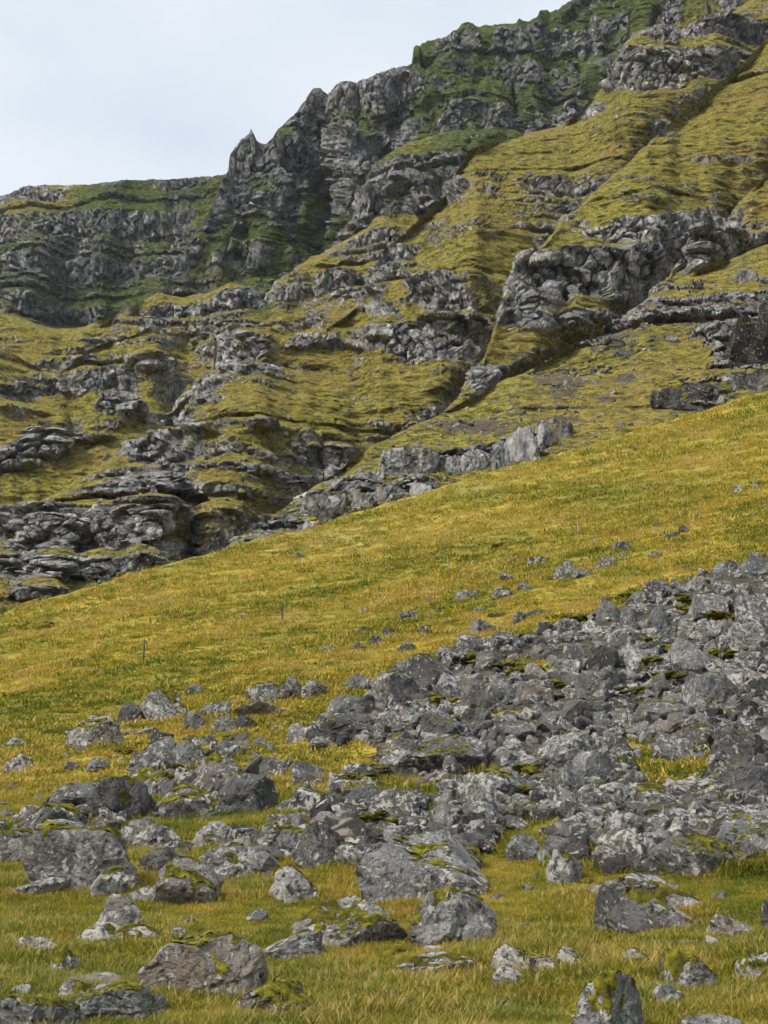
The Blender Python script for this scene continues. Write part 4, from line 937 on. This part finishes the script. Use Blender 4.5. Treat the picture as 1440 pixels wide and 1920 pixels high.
# lone rocks on the open meadow
MEADOW = [
 (905, 1188, 52, 32, .48, .4, .3, 'grey moss-fringed boulder, largest of those just above the talus edge'),
 (768, 1160, 54, 20, .42, .5, .4, 'dark low rock alone in mid meadow above the talus tip'),
 (686, 1186, 34, 18, .20, .2, .9, 'dark mossy clump-like rock left of the mid-meadow rock group'),
 (728, 1188, 28, 18, .22, .2, .6, 'dark rock at the back of the mid-meadow rock group'),
 (702, 1210, 34, 20, .38, .3, .3, 'blue-grey rock at the front of the mid-meadow rock group'),
 (740, 1196, 30, 12, .52, .6, .6, 'pale flat stone in the mid-meadow rock group'),
 (622, 1222, 46, 16, .52, .7, .2, 'pale flat rock farthest left in the mid meadow'),
 (676, 1221, 36, 14, .46, .4, .2, 'flat grey stone between the pale flat rock and the mid-meadow group'),
 (762, 1224, 38, 20, .40, .5, .2, 'brown-grey rock just above the left talus tip'),
 (800, 1192, 32, 20, .30, .4, .9, 'dark moss-capped rock above the dark overhanging boulder'),
 (868, 1130, 36, 24, .58, .9, .7, 'white and black lichened rock in the upper meadow'),
 (890, 1126, 22, 18, .45, .6, .3, 'smaller grey stone touching the white and black lichened rock'),
 (944, 1128, 48, 24, .44, .7, .6, 'mottled mossy rock right of the white and black lichened rock'),
 (983, 1110, 30, 16, .45, .6, .4, 'small rock trailing right of the mottled mossy rock'),
 (920, 1142, 20, 9, .45, .4, .2, 'tiny grey stone below the mottled mossy rock'),
 (951, 1094, 34, 18, .46, .7, .5, 'lichened rock in the upper meadow left of the pale crowned one'),
 (920, 1083, 20, 9, .50, .4, .1, 'small flat grey stone highest left in the upper rock scatter'),
 (962, 1058, 22, 11, .44, .6, .7, 'small mossy rock high in the upper rock scatter'),
 (1008, 1068, 44, 20, .62, .9, .8, 'pale rock with mossy crown in the upper rock scatter'),
 (1058, 1088, 48, 36, .50, .95, .6, 'tallest rock of the upper scatter, white-spotted and peaked'),
 (1090, 1086, 40, 16, .45, .6, .3, 'low broken rock right of the tallest white-spotted rock'),
 (1024, 1092, 22, 10, .40, .4, .4, 'low stone left of the tallest white-spotted rock'),
 (1136, 1066, 52, 24, .48, .7, .7, 'broad mossy-backed rock right of the tallest white-spotted rock'),
 (1162, 1036, 42, 20, .36, .4, .5, 'dark rock above the broad mossy-backed rock'),
 (1170, 1046, 18, 9, .55, .6, .3, 'small pale stone under the dark upper rock'),
 (1250, 1016, 24, 12, .40, .4, .5, 'left rock of the slanting row near the upper right'),
 (1266, 1010, 22, 12, .30, .3, .6, 'middle rock of the slanting row near the upper right'),
 (1282, 1001, 20, 13, .22, .3, .8, 'right rock of the slanting row near the upper right'),
 (1230, 1045, 30, 13, .44, .5, .6, 'flat mossy rock below the slanting row'),
 (1230, 993, 14, 9, .44, .3, .1, 'tiny blue-grey stone above the slanting row'),
 (1118, 1018, 22, 7, .50, .3, .1, 'thin flat stone near the leaning pale fence post'),
 (1262, 1062, 22, 8, .62, .3, .1, 'flat pale slab on the meadow above the right talus'),
 (1193, 1078, 16, 6, .70, .4, .0, 'small pale flake on the meadow left of the flat pale slab'),
 (1290, 1066, 14, 9, .20, .2, .6, 'little dark rock right of the flat pale slab'),
 (1386, 925, 24, 16, .40, .7, .5, 'lichened rock at far right, high on the meadow'),
 (1421, 918, 26, 11, .44, .4, .2, 'flat grey rock at far right, highest on the meadow'),
 (1310, 975, 18, 7, .45, .4, .4, 'low stone high on the right meadow below the lichened pair'),
 (1412, 970, 30, 9, .42, .5, .4, 'low streak of rock at the right edge of the upper meadow'),
 (1415, 1042, 24, 9, .60, .3, .1, 'pale flat slab at the right end of the talus top'),
 (560, 1048, 26, 10, .40, .5, .3, 'small lone rock near the pale grass crest'),
 (455, 1163, 14, 11, .48, .8, .3, 'little black and white stone left of the second fence post'),
 (690, 1142, 28, 8, .46, .7, .3, 'thin pale stone alone in the upper middle meadow'),
 (810, 1124, 24, 8, .34, .3, .4, 'thin dark stone left of the white and black lichened rock'),
 (824, 1148, 12, 10, .42, .3, .1, 'tiny upright stone right of the dark low mid-meadow rock'),
 (896, 1150, 22, 10, .46, .4, .2, 'small smooth stone above the moss-fringed boulder'),
 (840, 1168, 26, 8, .60, .8, .1, 'thin pinkish stone left of the moss-fringed boulder'),
 (1210, 1150, 20, 9, .36, .3, .3, 'small dark stone at the upper talus edge'),
 (930, 1160, 40, 14, .34, .4, .8, 'low rock under moss right of the moss-fringed boulder'),
 (975, 1168, 40, 18, .38, .5, .8, 'dark rock with a moss lip right of the moss-fringed boulder'),
 (1012, 1160, 46, 18, .40, .5, .8, 'moss-lipped rock nearest the talus top edge'),
 (28, 1402, 50, 20, .55, .8, .4, 'pale-topped rock at the left edge of the meadow'),
 (12, 1428, 30, 12, .45, .6, .4, 'dark little rock at the left edge below the pale-topped one'),
 (36, 1452, 62, 32, .48, .6, .4, 'hump of grey rock near the left edge'),
 (20, 1478, 38, 14, .44, .6, .8, 'moss-covered flat rock at the left edge'),
 (10, 1540, 34, 24, .50, .4, .5, 'rounded grey rock at the left edge above the left-leaning boulder'),
 (8, 1508, 20, 10, .55, .4, .2, 'small pale stone at the left edge'),
 (125, 1353, 26, 9, .30, .4, .6, 'dark low stone above the pale crusted boulder'),
 (116, 1376, 28, 10, .46, .5, .9, 'moss-topped flat stone left of the pale crusted boulder'),
 (84, 1380, 20, 9, .60, .7, .1, 'small pinkish stone left of the moss-topped flat stone'),
 (126, 1426, 14, 10, .50, .4, .1, 'tiny round stone below the pale crusted boulder'),
 (182, 1446, 60, 28, .50, .5, .3, 'grey-brown rock below the pale crusted boulder'),
 (135, 1446, 34, 18, .46, .4, .2, 'blue-grey rock left of the grey-brown rock'),
 (226, 1432, 26, 12, .64, .5, .1, 'pinkish stone right of the grey-brown rock'),
 (278, 1380, 56, 18, .46, .6, .3, 'low ridge of stone below the tall meadow boulder'),
 (244, 1378, 40, 10, .55, .6, .2, 'flat stone at the foot of the dark leaning rock'),
 (166, 1472, 46, 16, .34, .4, .6, 'dark low rock above the blue-grey slab'),
 (75, 1494, 26, 12, .48, .4, .3, 'small grey stone above the left-leaning boulder'),
 (92, 1498, 44, 12, .40, .4, 1.0, 'moss-blanketed stone above the blue-grey slab'),
 (194, 1490, 50, 26, .60, .8, .7, 'pale lichened rock with a moss tuft above the dark cube-like boulder'),
 (1000, 1240, 30, 14, .45, .5, .3, 'flat rock on the talus top left of the pointed blue-grey rock'),
 (486, 1420, 60, 16, .40, .5, .7, 'low mossy rock row left of the speckled stone under the slab'),
 (360, 1396, 40, 14, .40, .4, .9, 'moss-topped low rock below the rounded blue-grey rock'),
 (520, 1372, 40, 14, .55, .6, .2, 'low pale rock on the grass tongue below the pinkish ledge'),
 (395, 1372, 12, 8, .75, .4, .0, 'tiny white stone left of the tufted pale block'),
]
for (u_, v_, w_, h_, tn, li, mo, lab) in MEADOW:
    pf = [(.4, .9, 1, .85, .5), (.5, 1, .9, .7, .4), (.3, .7, 1, .9, .6), (.6, .95, 1, .8, .4)][int(u_ + v_) % 4]
    o = boulder(u_, v_, w_, h_, lab, pf, tn, li, mo, .35, .9, cap=(.5 + .35 * mo) if mo > .55 and w_ > 26 else None, sub=4, name='rock', category='rock', group='rocks scattered over the meadow')
    HSHORT[o.name] = (u_, v_ - h_ / 2, w_, h_, None)

# outcrops that stick out of the scree spur
OUTC = [
 (775, 890, 84, 58, (.7, .95, 1, .95, .7), .66, .8, 'broad pale grey outcrop with a moss cap, above the meadow crest', .5),
 (856, 890, 30, 40, (.5, .9, 1, .8, .6), .50, .6, 'narrow grey outcrop right of the broad pale outcrop', None),
 (893, 884, 40, 54, (.5, .9, 1, .95, .6), .64, .8, 'upright pale outcrop between narrow grey outcrops', None),
 (938, 882, 34, 42, (.6, 1, .95, .8, .5), .52, .6, 'squat grey outcrop left of the tall pale outcrop', .5),
 (985, 872, 56, 84, (.5, .95, 1, .9, .6), .68, .8, 'tall pale outcrop, highest of the row above the meadow crest', None),
 (1022, 840, 34, 52, (.7, 1, .9, .7, .5), .58, .7, 'rough outcrop joined to the right of the tall pale outcrop', .5),
 (1058, 820, 26, 34, (.6, 1, .9, .8, .5), .30, .4, 'small dark outcrop at the right end of the row', .6),
 (598, 968, 54, 44, (.5, .9, 1, .9, .7), .55, .9, 'blotched outcrop at the left of the lower outcrop row', .55),
 (635, 962, 30, 42, (.5, .9, 1, .85, .5), .40, .8, 'dark-fronted narrow outcrop second in the lower row', .5),
 (680, 958, 40, 40, (.6, 1, 1, .8, .6), .46, .7, 'grey outcrop in the middle of the lower row', .5),
 (735, 948, 50, 46, (.6, .95, 1, .9, .6), .50, .9, 'black and white outcrop under a moss lip in the lower row', .6),
 (786, 938, 36, 38, (.5, .9, 1, .9, .6), .60, .9, 'pale outcrop at the right end of the lower row', .5),
 (583, 994, 22, 20, (.5, .9, 1, .9, .6), .52, .6, 'small square outcrop at the foot of the blotched outcrop', None),
 (540, 985, 70, 34, (.3, .7, 1, .9, .6), .58, .8, 'rough sloping outcrop at the lower left end of the scree spur', .5),
 (480, 1012, 70, 20, (.3, .7, 1, .9, .6), .58, .8, 'low ragged outcrop where the scree spur meets the meadow', .5),
 (690, 905, 46, 30, (.3, .7, 1, .9, .6), .60, .8, 'ragged pale outcrop above the middle of the lower row', None),
 (640, 915, 50, 26, (.3, .7, 1, .9, .6), .58, .8, 'broken outcrop on the crest left of the ragged pale outcrop', None),
 (1445, 700, 165, 150, (.55, .85, .95, 1, .95), .02, .45, 'tall black-brown crag at the right edge', .35),
 (1280, 775, 96, 64, (.5, .85, 1, .9, .7), .05, .35, 'dark hollowed crag low on the right above the meadow', .35),
 (1420, 745, 110, 60, (.5, .7, .9, 1, .9), .26, .6, 'grey ribbed outcrop under the black-brown crag', .35),
 (1340, 745, 80, 40, (.4, .8, 1, .9, .7), .22, .5, 'low dark outcrop joining the hollowed crag to the right edge', .6),
 (1398, 526, 30, 24, (.5, .9, 1, .9, .6), .50, .3, 'lone rounded boulder on the crest of the scree spur', None),
 (1262, 643, 20, 18, (.5, .9, 1, .9, .6), .62, .7, 'small pale rock on the scree spur above the orange grass', None),
 (1310, 632, 34, 18, (.5, .9, 1, .9, .6), .58, .7, 'pale rock cluster piece left of the black-brown crag', None),
 (1212, 622, 18, 18, (.5, .9, 1, .9, .6), .55, .7, 'grey rock standing on the crest of the scree spur', None),
]
EAT = on_sheet('spur_scree')
for (u_, v_, w_, h_, pf, tn, li, lab, cp) in OUTC:
    pf = tuple(.45 + .55 * q for q in pf)
    boulder(u_, v_, w_ * 1.5, h_ * .95, lab, pf, tn, li, .5, .45, max(.8, 1.15 * h_ / w_), cap=cp, sub=5 if w_ > 60 else 4, name='rock_outcrop', category='outcrop', gfun=EAT, rough=1.9, planes=12, sink=.10, mat=M_OUT, group='rock outcrops on the scree spur')

# ------------------------------------------------------------------ the talus: larger rocks one by one
SHAPES = ['blocky', 'wedge-shaped', 'flat-topped', 'peaked']
PROFS = [(.8, 1, .95, .9, .7), (.3, .6, .9, 1, .7), (.7, .95, 1, .95, .75), (.35, .85, 1, .75, .35)]
TPL = []
for i in range(20):
    P, Fc = rock_shape(5000 + i * 13, 4, 9 + i % 4, PROFS[i % 4], rough=.75)
    TPL.append(tri_mesh('talus_rock', P, Fc, smooth=False)); TPL[-1].materials.append(M_BOULDER)
cand = []
rr = random.Random(5)
tries = 0
while len(cand) < 4500 and tries < 80000:
    tries += 1
    uu, vv = rr.uniform(-160, 1760), rr.uniform(1050, 1680)
    a = float(talus_amount(uu, vv))
    if rr.random() > a: continue
    r = float(ground_r(uu, vv))
    s = min(1.3, 0.25 * math.exp(abs(rr.gauss(0, 0.68))))
    cand.append((s * F / r, uu, vv, s, a))
cand.sort(reverse=True)
LM = [(a[0], a[1], a[2], a[3]) for a in LANDMARKS]
big, small = [], []
for (w_, uu, vv, s, a) in cand:
    h_ = w_ * rr.uniform(0.5, 0.8)
    vm = vv - h_ / 2
    if talus_amount(uu, vv - h_ * .8) < .12: hit = True
    else: hit = any(abs(uu - x) < 0.42 * (w_ + ww) and abs(vm - y) < 0.42 * (h_ + hh) for (x, y, ww, hh) in LM)
    if not hit and len(big) < 225 and 0 < uu < 1440 and w_ > 18:
        big.append((uu, vv, w_, h_)); LM.append((uu, vm, w_, h_))
    else:
        small.append((uu, vv, min(s, .42)))
used = set(o.get('label') for o in bpy.data.objects if o.get('label'))
NAMED = [h for h in HSHORT.values() if h[4]]
def describe(uu, vm, w_, shape, tone, lich, moss):
    tw = 'dark' if tone < .3 else 'grey' if tone < .55 else 'pale'
    lw = ['', 'white-spotted '][lich > .7]; mw = ['', 'mossy '][moss > .62]
    sw = 'large ' if w_ > 70 else 'small ' if w_ < 34 else ''
    near = sorted(NAMED, key=lambda h: (h[0] - uu) ** 2 + 2 * (h[1] - vm) ** 2)
    for h in near[:12]:
        dx, dy = uu - h[0], vm - h[1]
        far = math.hypot(dx / (h[2] + w_), dy / (h[3] + w_ * .6)) > 1.0
        if abs(dx) > 2.2 * abs(dy): d = ('right of ' if dx > 0 else 'left of ')
        elif abs(dy) > 2.2 * abs(dx): d = ('below ' if dy > 0 else 'above ')
        else: d = ('below ' if dy > 0 else 'above ') + ('right of ' if dx > 0 else 'left of ')
        if far and abs(dx) + abs(dy) > 150: d = 'well ' + d
        lab = f'{sw}{tw} {lw}{mw}{shape} talus rock {d}{h[4]}'
        if lab not in used and len(lab.split()) <= 16: return lab
    return lab
for i, (uu, vv, w_, h_) in enumerate(big):
    k = rr.randrange(20)
    o = link('talus_rock', TPL[k])
    loc, size = seat(uu, vv, w_, h_, rr.uniform(.75, 1.05))
    o.location = loc; o.scale = size; o.rotation_euler = (rr.uniform(-.2, .2), rr.uniform(-.22, .22), rr.choice([0, math.pi]) + rr.uniform(-.5, .5))
    o['tone'] = tn = rr.choice([.15, .35, .42, .48, .55, .6, .66]); o['lichen'] = li = rr.uniform(.2, 1.0); o['moss'] = mo = rr.uniform(.1, .85); o['warm'] = rr.uniform(0, .7)
    lab = describe(uu, vv - h_ / 2, w_, SHAPES[k % 4], tn, li, mo); used.add(lab)
    o['label'] = lab; o['category'] = 'rock'; o['group'] = 'rocks of the talus'

# ------------------------------------------------------------------ instancing of masses nobody could count
def scatter(name, pts, rots, scales, idx, meshes, **props):
    col = bpy.data.collections.new(name + '_pieces')
    for i, m in enumerate(meshes):
        col.objects.link(bpy.data.objects.new('%s_piece_%02d' % (name, i), m))
    me = bpy.data.meshes.new(name)
    n = len(pts)
    me.vertices.add(n); me.vertices.foreach_set('co', np.asarray(pts, np.float32).reshape(-1))
    a = me.attributes.new('rot', 'FLOAT_VECTOR', 'POINT'); a.data.foreach_set('vector', np.asarray(rots, np.float32).reshape(-1))
    a = me.attributes.new('scl', 'FLOAT_VECTOR', 'POINT'); a.data.foreach_set('vector', np.asarray(scales, np.float32).reshape(-1))
    a = me.attributes.new('pick', 'INT', 'POINT'); a.data.foreach_set('value', np.asarray(idx, np.int32))
    ng = bpy.data.node_groups.new(name + '_scatter', 'GeometryNodeTree')
    ng.interface.new_socket('Geometry', in_out='INPUT', socket_type='NodeSocketGeometry')
    ng.interface.new_socket('Geometry', in_out='OUTPUT', socket_type='NodeSocketGeometry')
    N, L = ng.nodes, ng.links
    gi, go = N.new('NodeGroupInput'), N.new('NodeGroupOutput')
    iop = N.new('GeometryNodeInstanceOnPoints'); ci = N.new('GeometryNodeCollectionInfo')
    ci.inputs['Collection'].default_value = col
    ci.inputs['Separate Children'].default_value = True; ci.inputs['Reset Children'].default_value = True
    iop.inputs['Pick Instance'].default_value = True
    def na(nm, ty):
        q = N.new('GeometryNodeInputNamedAttribute'); q.data_type = ty; q.inputs['Name'].default_value = nm
        return [s for s in q.outputs if s.enabled and s.name == 'Attribute'][0]
    L.new(gi.outputs[0], iop.inputs['Points']); L.new(ci.outputs[0], iop.inputs['Instance'])
    L.new(na('pick', 'INT'), iop.inputs['Instance Index'])
    L.new(na('rot', 'FLOAT_VECTOR'), iop.inputs['Rotation']); L.new(na('scl', 'FLOAT_VECTOR'), iop.inputs['Scale'])
    L.new(iop.outputs[0], go.inputs[0])
    o = link(name, me, None, kind='stuff', **props)
    md = o.modifiers.new('scatter', 'NODES'); md.node_group = ng
    return o

STN = []
for i in range(14):
    P, Fc = rock_shape(7000 + i * 17, 3, 9, PROFS[i % 4], sharp=70, rough=.7)
    P[:, 2] -= 0.12
    m = tri_mesh('talus_stone', P, Fc, smooth=False); m.materials.append(M_STONE); STN.append(m)
pts, rots, scl, idx = [], [], [], []
for (uu, vv, s) in small:
    p, r = ground_at(np.array(uu), np.array(vv))
    s2 = s * rr.uniform(.75, 1.2)
    pts.append((p[0], p[1], p[2] + rr.uniform(-.12, .18) * s2)); rots.append((rr.uniform(-.5, .5), rr.uniform(-.5, .5), rr.uniform(0, 6.28)))
    scl.append((s2 * rr.uniform(.8, 1.3), s2 * rr.uniform(.7, 1.1), s2 * rr.uniform(.55, .95))); idx.append(rr.randrange(14))
for _ in range(420):     # stray stones out in the grass
    uu, vv = rr.uniform(-100, 1540), rr.uniform(1330, 1900)
    if rr.random() > 0.25 + 0.75 * math.exp(-abs(vv - 1560) / 120): continue
    p, r = ground_at(np.array(uu), np.array(vv)); s2 = rr.uniform(.06, .2)
    pts.append(tuple(p)); rots.append((rr.uniform(-.4, .4), rr.uniform(-.4, .4), rr.uniform(0, 6.28))); scl.append((s2 * 1.2, s2, s2 * .7)); idx.append(rr.randrange(14))
scatter('talus_stones', pts, rots, scl, idx, STN, label='loose grey stones filling the talus between the larger rocks', category='stones')

# moss cushions bridging the stones
MCU = []
for i in range(6):
    D, Fc = ico(4)
    P = D * (1 + 0.35 * fbm(D[:, 0] * 2 + i * 9, D[:, 1] * 2, D[:, 2] * 2, 3, 40 + i) + 0.10 * fbm(D[:, 0] * 9 + i * 9, D[:, 1] * 9, D[:, 2] * 9, 3, 47 + i))[:, None]
    P[:, 2] *= 0.5
    m = tri_mesh('moss_cushion', P * 0.5, Fc); m.materials.append(M_MOSS); MCU.append(m)
MOSS = [(1130, 1548, 60, 14), (1300, 1530, 110, 12), (1385, 1535, 40, 12), (1195, 1335, 70, 14), (1230, 1358, 60, 12), (1250, 1300, 60, 8), (960, 1262, 120, 7), (900, 1270, 60, 6), (830, 1332, 50, 12), (980, 1282, 60, 6), (1330, 1160, 90, 9), (1390, 1180, 90, 10), (1275, 1140, 40, 8), (1150, 1130, 70, 6), (1160, 1128, 60, 5), (760, 1490, 60, 12), (690, 1485, 70, 8), (700, 1580, 60, 10), (990, 1490, 50, 16), (970, 1525, 50, 14), (1300, 1378, 26, 14), (1370, 1340, 30, 8), (1380, 1425, 40, 10), (1395, 1450, 36, 8), (330, 1460, 30, 8), (320, 1480, 30, 7), (1110, 1658, 36, 14), (1420, 1890, 60, 20), (745, 1788, 80, 22), (1040, 1168, 60, 8), (230, 1412, 50, 8), (425, 1388, 40, 10), (80, 1178, 60, 8), (935, 1028, 40, 6), (1040, 1310, 40, 6), (920, 1360, 60, 7), (850, 1385, 50, 6), (1230, 1270, 50, 6), (560, 1345, 60, 8), (580, 1395, 30, 8), (1080, 1180, 60, 5), (1260, 1240, 70, 6), (1360, 1260, 60, 6), (1180, 1220, 50, 5)]
pts, rots, scl, idx = [], [], [], []
for (uu, vv, w_, h_) in MOSS:
    for k in range(max(2, int(w_ / 14))):
        a, b = uu + rr.gauss(0, w_ * .28), vv + rr.gauss(0, h_ * .35)
        p, r = ground_at(np.array(a), np.array(b)); r = float(r)
        s2 = rr.uniform(18, 40) * r / F * (0.7 + w_ / 200)
        pts.append((p[0], p[1], p[2] + .12 * s2 + ((.05 + .15 * rr.random()) if talus_amount(a, b) > .3 else 0))); rots.append((rr.uniform(-.2, .2), rr.uniform(-.2, .2), rr.uniform(0, 6.28)))
        scl.append((s2, s2 * .9, s2 * rr.uniform(.5, .8))); idx.append(rr.randrange(6))
scatter('moss', pts, rots, scl, idx, MCU, label='yellow-green moss cushions growing over stones and grass', category='moss')

# ------------------------------------------------------------------ loose stones on the spurs
sp, sr, ss, si = [], [], [], []
for nm, ns, nh in (('spur_scree', 2600, 3000), ('spur_terraced', 2200, 7000), ('spur_grassy', 900, 2600), ('spur_ribbed', 500, 1500), ('spur_columns', 300, 1500), ('spur_knob', 200, 1500), ('spur_upper_left', 300, 2000)):
    us, Vs, Rs, P2, rk, di, N2 = SHEETS[nm]
    nr, nc = rk.shape
    ok = (us > -120) & (us < 1560)
    def pick(n, wt):
        a = RNG.integers(4, nr - 1, n * 6); b = RNG.integers(0, nc, n * 6)
        w = wt[a, b] * ok[b]
        k = np.nonzero(RNG.random(n * 6) < w)[0][:n]
        return a[k], b[k]
    a, b = pick(ns, np.clip(0.10 + 1.1 * di + 0.9 * np.clip(rk - .25, 0, .5), 0, 1))
    for i, j in zip(a, b):
        s2 = Rs[i, j] / 230 * min(1.6, .30 * math.exp(abs(rr.gauss(0, .55))))
        sp.append(P2[i, j]); sr.append((rr.uniform(-.5, .5), rr.uniform(-.5, .5), rr.uniform(0, 6.28))); ss.append((s2, s2 * .85, s2 * .75)); si.append(rr.randrange(14))
scatter('scree_stones', sp, sr, ss, si, STN, label='loose grey stones strewn over the mountain spurs', category='stones')

# ------------------------------------------------------------------ fence posts
def post_material(name, c0, c1):
    t = NT(name); n = t.noise(9, 4, .6, vec=t.scaled((1, 1, .15)))
    return t.finish(t.ramp(n, [(0.3, c0), (0.7, c1)]), 0.85, 0.2, t.bump(n, 0.01))
M_POST_D = post_material('weathered_dark_post', (.035, .038, .036), (.085, .09, .085))
M_POST_P = post_material('weathered_pale_post', (.20, .17, .13), (.40, .36, .30))
POSTS = [(269, 1243, 42, .012, M_POST_D, 'dark thin fence post farthest left on the meadow'),
         (529, 1170, 36, .004, M_POST_D, 'dark thin fence post second from the left on the meadow'),
         (841, 1073, 33, -.06, M_POST_P, 'grey leaning fence post in the middle of the meadow'),
         (1085, 1006, 31, -.05, M_POST_P, 'pale brownish fence post leaning left, right of the middle'),
         (1325, 917, 19, -.05, M_POST_P, 'small grey fence post farthest right and highest on the meadow')]
for (u_, v_, h_, lean, mt, lab) in POSTS:
    p, r = ground_at(np.array(float(u_)), np.array(float(v_)))
    H_ = h_ * float(r) / F; R_ = 0.036
    bm = bmesh.new()
    zs = [-.3, 0, .35, .7, .96, 1.0]; ring0 = None
    for i, zf in enumerate(zs):
        rad = R_ * (1.1 if zf < .3 else 1.0 if zf < .96 else .6)
        wob = .006 * math.sin(zf * 9)
        ring = [bm.verts.new((rad * math.cos(k * math.pi / 4) + wob, rad * math.sin(k * math.pi / 4), zf * H_)) for k in range(8)]
        if ring0:
            for k in range(8): bm.faces.new((ring0[k], ring0[(k + 1) % 8], ring[(k + 1) % 8], ring[k]))
        ring0 = ring
    bm.faces.new(ring0)
    me = bpy.data.meshes.new('post'); bm.to_mesh(me); bm.free()
    e = link('fence_post', None, label=lab, category='fence post', group='fence posts across the meadow')
    e.location = p; e.rotation_euler = (0, lean, 0)
    link('stake', me, mt, parent=e)
    # two wire staples near the top
    bm = bmesh.new()
    for zf in (.55, .88):
        bmesh.ops.create_cone(bm, cap_ends=True, segments=6, radius1=.012, radius2=.012, depth=R_ * 2.8)
        for v in bm.verts[-12:]:
            v.co = Vector((v.co.z, v.co.y, v.co.x + zf * H_))
    me = bpy.data.meshes.new('staple'); bm.to_mesh(me); bm.free()
    link('wire_staple', me, M_POST_D, parent=e)

# ------------------------------------------------------------------ grass
def tuft(seed, blades, hgt, spread, width, straw=0.0, lean=0.5):
    r = np.random.default_rng(seed)
    V_, F_, T_, S_ = [], [], [], []
    for b in range(blades):
        a = r.uniform(0, 2 * math.pi); rad = spread * math.sqrt(r.random())
        x0, y0 = rad * math.cos(a), rad * math.sin(a)
        hh = hgt * r.uniform(.55, 1.15); yaw = r.uniform(0, 2 * math.pi); ln = lean * r.uniform(.2, 1.0) * hh
        cd, sd = math.cos(yaw), math.sin(yaw); w = width * r.uniform(.7, 1.3); st = 1.0 if r.random() < straw else 0.0
        if st: hh *= 1.35; w *= .7
        base = len(V_)
        for i, f in enumerate((0, .4, .75, 1.0)):
            cx, cy, cz = x0 + cd * ln * f * f, y0 + sd * ln * f * f, hh * (f - .18 * f * f * lean)
            wd = w * (1, .85, .55, 0)[i]
            if st: wd = w * (.6, .5, 1.3, .3)[i]
            if i < 3 or st:
                V_ += [(cx - sd * wd, cy + cd * wd, cz), (cx + sd * wd, cy - cd * wd, cz)]; T_ += [f, f]; S_ += [st * (f > .3)] * 2
            else:
                V_.append((cx, cy, cz)); T_.append(1); S_.append(0)
        F_ += [(base, base + 1, base + 3), (base, base + 3, base + 2), (base + 2, base + 3, base + 5), (base + 2, base + 5, base + 4)]
        F_ += [(base + 4, base + 5, base + 7), (base + 4, base + 7, base + 6)] if st else [(base + 4, base + 5, base + 6)]
    me = tri_mesh('grass_tuft', V_, F_)
    for k, arr in (('tip', T_), ('straw', S_)):
        at = me.attributes.new(k, 'FLOAT', 'POINT'); at.data.foreach_set('value', np.asarray(arr, np.float32))
    me.materials.append(M_GRASS)
    return me

TUFTS = [tuft(1, 84, .058, .12, .0017, lean=1.1), tuft(2, 90, .046, .14, .0019, lean=1.3), tuft(3, 70, .066, .12, .0016, straw=.08, lean=1.1), tuft(4, 34, .095, .11, .0012, straw=.35, lean=.9),
         tuft(5, 84, .052, .13, .0019, lean=1.3), tuft(6, 100, .034, .15, .0022, lean=1.2)]
FARS = [tuft(11, 30, .075, .17, .008, lean=1.0), tuft(12, 30, .06, .19, .009, lean=1.1), tuft(13, 24, .09, .16, .007, straw=.25, lean=1.0), tuft(14, 34, .045, .20, .010, lean=1.1)]
def spread(n, v0, v1, fn, u0=-150, u1=1590):
    uu = RNG.uniform(u0, u1, n); vv = RNG.uniform(v0, v1, n)
    keep = (vv > curve(HILL, uu) + 3) & (RNG.random(n) > talus_amount(uu, vv) * 1.05 - .02)
    uu, vv = uu[keep], vv[keep]
    p, r = ground_at(uu, vv)
    n = len(uu)
    s = RNG.uniform(.65, 1.3, n) * fn(r) * np.clip(1 + .4 * vnoise(p[:, 0] / .45, p[:, 1] / .45, 0 * r, 76) + .35 * vnoise(p[:, 0] / 1.3, p[:, 1] / 1.3, 0 * r, 77) + .25 * vnoise(p[:, 0] / 4, p[:, 1] / 4, 0 * r, 78), .55, 1.45)
    rot = np.stack([RNG.uniform(-.15, .15, n), RNG.uniform(-.15, .15, n), RNG.uniform(0, 6.28, n)], -1)
    p[:, 2] -= .012
    return p, rot, np.stack([s * 1.15, s * 1.15, s], -1)
p, ro, sc_ = spread(135000, 1470, 2060, lambda r: .78 + .030 * r, -520, 1960)
scatter('grass', p, ro, sc_, RNG.choice(6, len(p), p=[.24, .24, .13, .04, .20, .15]), TUFTS, label='tawny and green meadow grass around the near boulders', category='grass')
p, ro, sc_ = spread(75000, 720, 1490, lambda r: .75 + .017 * r)
scatter('far_grass', p, ro, sc_, RNG.choice(4, len(p)), FARS, label='golden green grass over the upper meadow', category='grass')

# ------------------------------------------------------------------ thin damp air between the spurs
hz = NT('haze_air')
hz.l.remove(hz.out.inputs['Surface'].links[0])
pv = hz.n.new('ShaderNodeVolumePrincipled')
pv.inputs['Color'].default_value = (0.80, 0.88, 1.0, 1)
pv.inputs['Density'].default_value = 0.00005
pv.inputs['Anisotropy'].default_value = 0.2
hz.l.new(pv.outputs[0], hz.out.inputs['Volume'])
bm = bmesh.new(); bmesh.ops.create_cube(bm, size=1.0)
for v in bm.verts: v.co = Vector((v.co.x * 2400, 500 + v.co.y * 1300, -61 + (v.co.z + .5) * 560))
me = bpy.data.meshes.new('haze'); bm.to_mesh(me); bm.free()
link('haze', me, hz.mat, kind='stuff')
